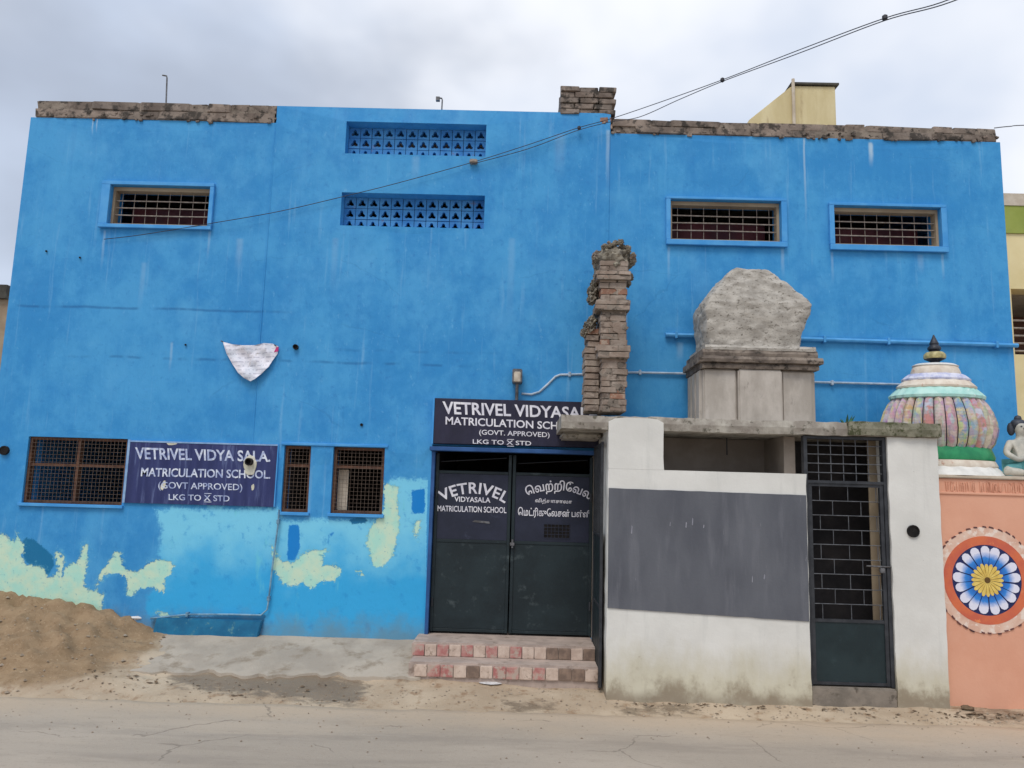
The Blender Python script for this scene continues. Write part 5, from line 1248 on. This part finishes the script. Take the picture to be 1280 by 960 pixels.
B(hx0, hx1, YN+1.4, YN+6, .0, g1).build('rear_block', M['yellowh'], nh)
B(hx0, hx1, YN+1.35, YN+1.395, r0_, r1_).build('balcony_wall', pm('balcony_brown_wall', s(130, 92, 72), s(104, 72, 58), 4, .8, .2), nh)
B(hx0, hx1, YN+.25, YN+1.4, r0_-.12, r0_-.002).build('balcony_floor', M['concrete'], nh); B(hx0, hx1, YN+.25, YN+1.4, r1_+.002, r1_+.1).build('balcony_ceiling', M['concrete'], nh)
for i in range(5): z = r0_+.06+i*.09; MB().tube([(hx0+.1, YN+.1, z), (hx1, YN+.1, z)], .012, 6).build('rail', M['bar'], nh)
for i in range(14): x = P(1268, 400, YN).x+i*.25; MB().tube([(x, YN+.12, r0_), (x, YN+.12, r0_+.5)], .012, 6).build('baluster', M['bar'], nh)

# far tan house at the left edge
YL = 8.5
lh = thing('tan_house', (P(-40, 400, YL).x, YL+2, .02), 'tan house with dark roof edge just showing at the left edge', 'house')
xx1 = P(11, 380, YL).x; zt_ = P(0, 357, YL).z
B(xx1-6, xx1, YL, YL+5, .0, zt_-.3).build('wall', M['tan'], lh); B(xx1-6.1, xx1-.02, YL-.1, YL+5.1, zt_-.299, zt_).build('roof_edge', M['roofdark'], lh)
B(xx1-2.2, xx1-1.2, YL-.02, YL+.02, 1.2, 2.4).build('window', M['hole'], lh)

# ================================================================== SMALL THINGS ON THE GROUND
def gz(x, y): return gh(x, y)[0]
random.seed(5)
mb = MB()
def pebble(x, y, r0):
    z = gz(x, y); bm = [( -1, 0, 0), (1, 0, 0), (0, -1, 0), (0, 1, 0), (0, 0, .8), (0, 0, -.6)]
    vs_ = [(x+v[0]*r0*random.uniform(.7, 1.3), y+v[1]*r0*random.uniform(.7, 1.3), z+r0*.2+v[2]*r0*random.uniform(.6, 1.1)) for v in bm]
    mb.add(vs_, [(0, 2, 4), (2, 1, 4), (1, 3, 4), (3, 0, 4), (2, 0, 5), (1, 2, 5), (3, 1, 5), (0, 3, 5)])
for i in range(900):
    x = random.uniform(-5.6, 4.6); y = -1.22+abs(random.gauss(0, .16))
    if x < -2.7: y = random.uniform(-1.3, -.05)
    elif x < -.8: y = random.uniform(-1.2, -.78)
    elif x > .7: y = random.uniform(-1.2, YS-.08)
    else: y = random.uniform(-1.2, -.7)
    pebble(x, y, random.choice((.004, .006, .008, .011)))
for i in range(25): pebble(random.uniform(.8, 4.2), YS-.07+random.uniform(-.08, 0), random.uniform(.01, .02))
for i in range(110): pebble(random.uniform(-5.2, -2.9), random.uniform(-1.25, -.08), random.choice((.008, .012, .016, .022)))
def rpebble(x, y, r0):
    k0_ = len(mb.v); pebble(x, y, r0); dz = .007-gz(x, y)
    mb.v[k0_:] = [(a_, b_, c_+dz) for a_, b_, c_ in mb.v[k0_:]]
for i in range(260): rpebble(random.uniform(-4.6, 4.4), -1.28-abs(random.gauss(0, .55)), random.choice((.003, .004, .006, .009)))
tag(mb.build('pebbles', M['stone'], None), 'loose pebbles and grit along the road edge', kind='stuff')
mb = MB()
for i in range(150):
    x = random.choice((random.uniform(.7, 4.4), random.uniform(3.45, 4.4), random.uniform(-3.6, -1.3))); y = (YS-.1-abs(random.gauss(0, .07))) if x > 0 else random.uniform(-1.1, -.82)
    z = gz(x, y)+.004; a = random.uniform(0, 6.3); L = random.uniform(.01, .03); ww = L*random.uniform(.15, .5)
    c_, s_ = math.cos(a), math.sin(a); t_ = random.uniform(0, .012)
    vs_ = [(x-c_*L, y-s_*L, z), (x+s_*ww, y-c_*ww, z+t_), (x+c_*L, y+s_*L, z+t_*.5), (x-s_*ww, y+c_*ww, z+.002)]
    mb.add(vs_+[(p[0], p[1], p[2]+.002) for p in vs_], [(0, 1, 2, 3), (7, 6, 5, 4), (0, 4, 5, 1), (1, 5, 6, 2), (2, 6, 7, 3), (3, 7, 4, 0)])
tag(mb.build('leaf_litter', M['leafwaste'], None), 'dry leaf and straw litter at the foot of the walls', kind='stuff')
def scrap(px, py, zg, r0, label, seed, mat='litter', cat='litter', fl=.6):
    q = PG(px, py, zg); z = gz(q.x, q.y)
    bm = bmesh.new(); bmesh.ops.create_icosphere(bm, subdivisions=2, radius=1)
    for v in bm.verts:
        d = 1+.55*noise.noise(v.co*2.6+Vector((seed, 0, 0))); v.co = Vector((v.co.x*r0*1.5*d, v.co.y*r0*d, v.co.z*r0*fl*d))
    me = bpy.data.meshes.new('litter_scrap'); bm.to_mesh(me); bm.free(); me.materials.append(M[mat])
    return tag(put(bpy.data.objects.new('litter_scrap', me), None, (q.x, q.y, z+r0*fl*.55)), label, cat, 'litter on the ground')
scrap(161, 778, .35, .05, 'crumpled white litter at the foot of the wall on the sand', 1.3)
scrap(171, 783, .34, .04, 'smaller crumpled white litter touching the larger piece', 4.1)
scrap(613, 858, .06, .06, 'flat pale scrap lying in front of the tiled steps', 7.7, fl=.12)
scrap(760, 946, .01, .022, 'small white scrap on the road nearest the camera', 2.9, fl=.15)
scrap(876, 950, .01, .018, 'tiny white scrap on the road below the grey band', 9.2, fl=.15)
scrap(1210, 886, .05, .035, 'brown clod at the foot of the salmon wall', 5.5, 'leafwaste', 'clod')
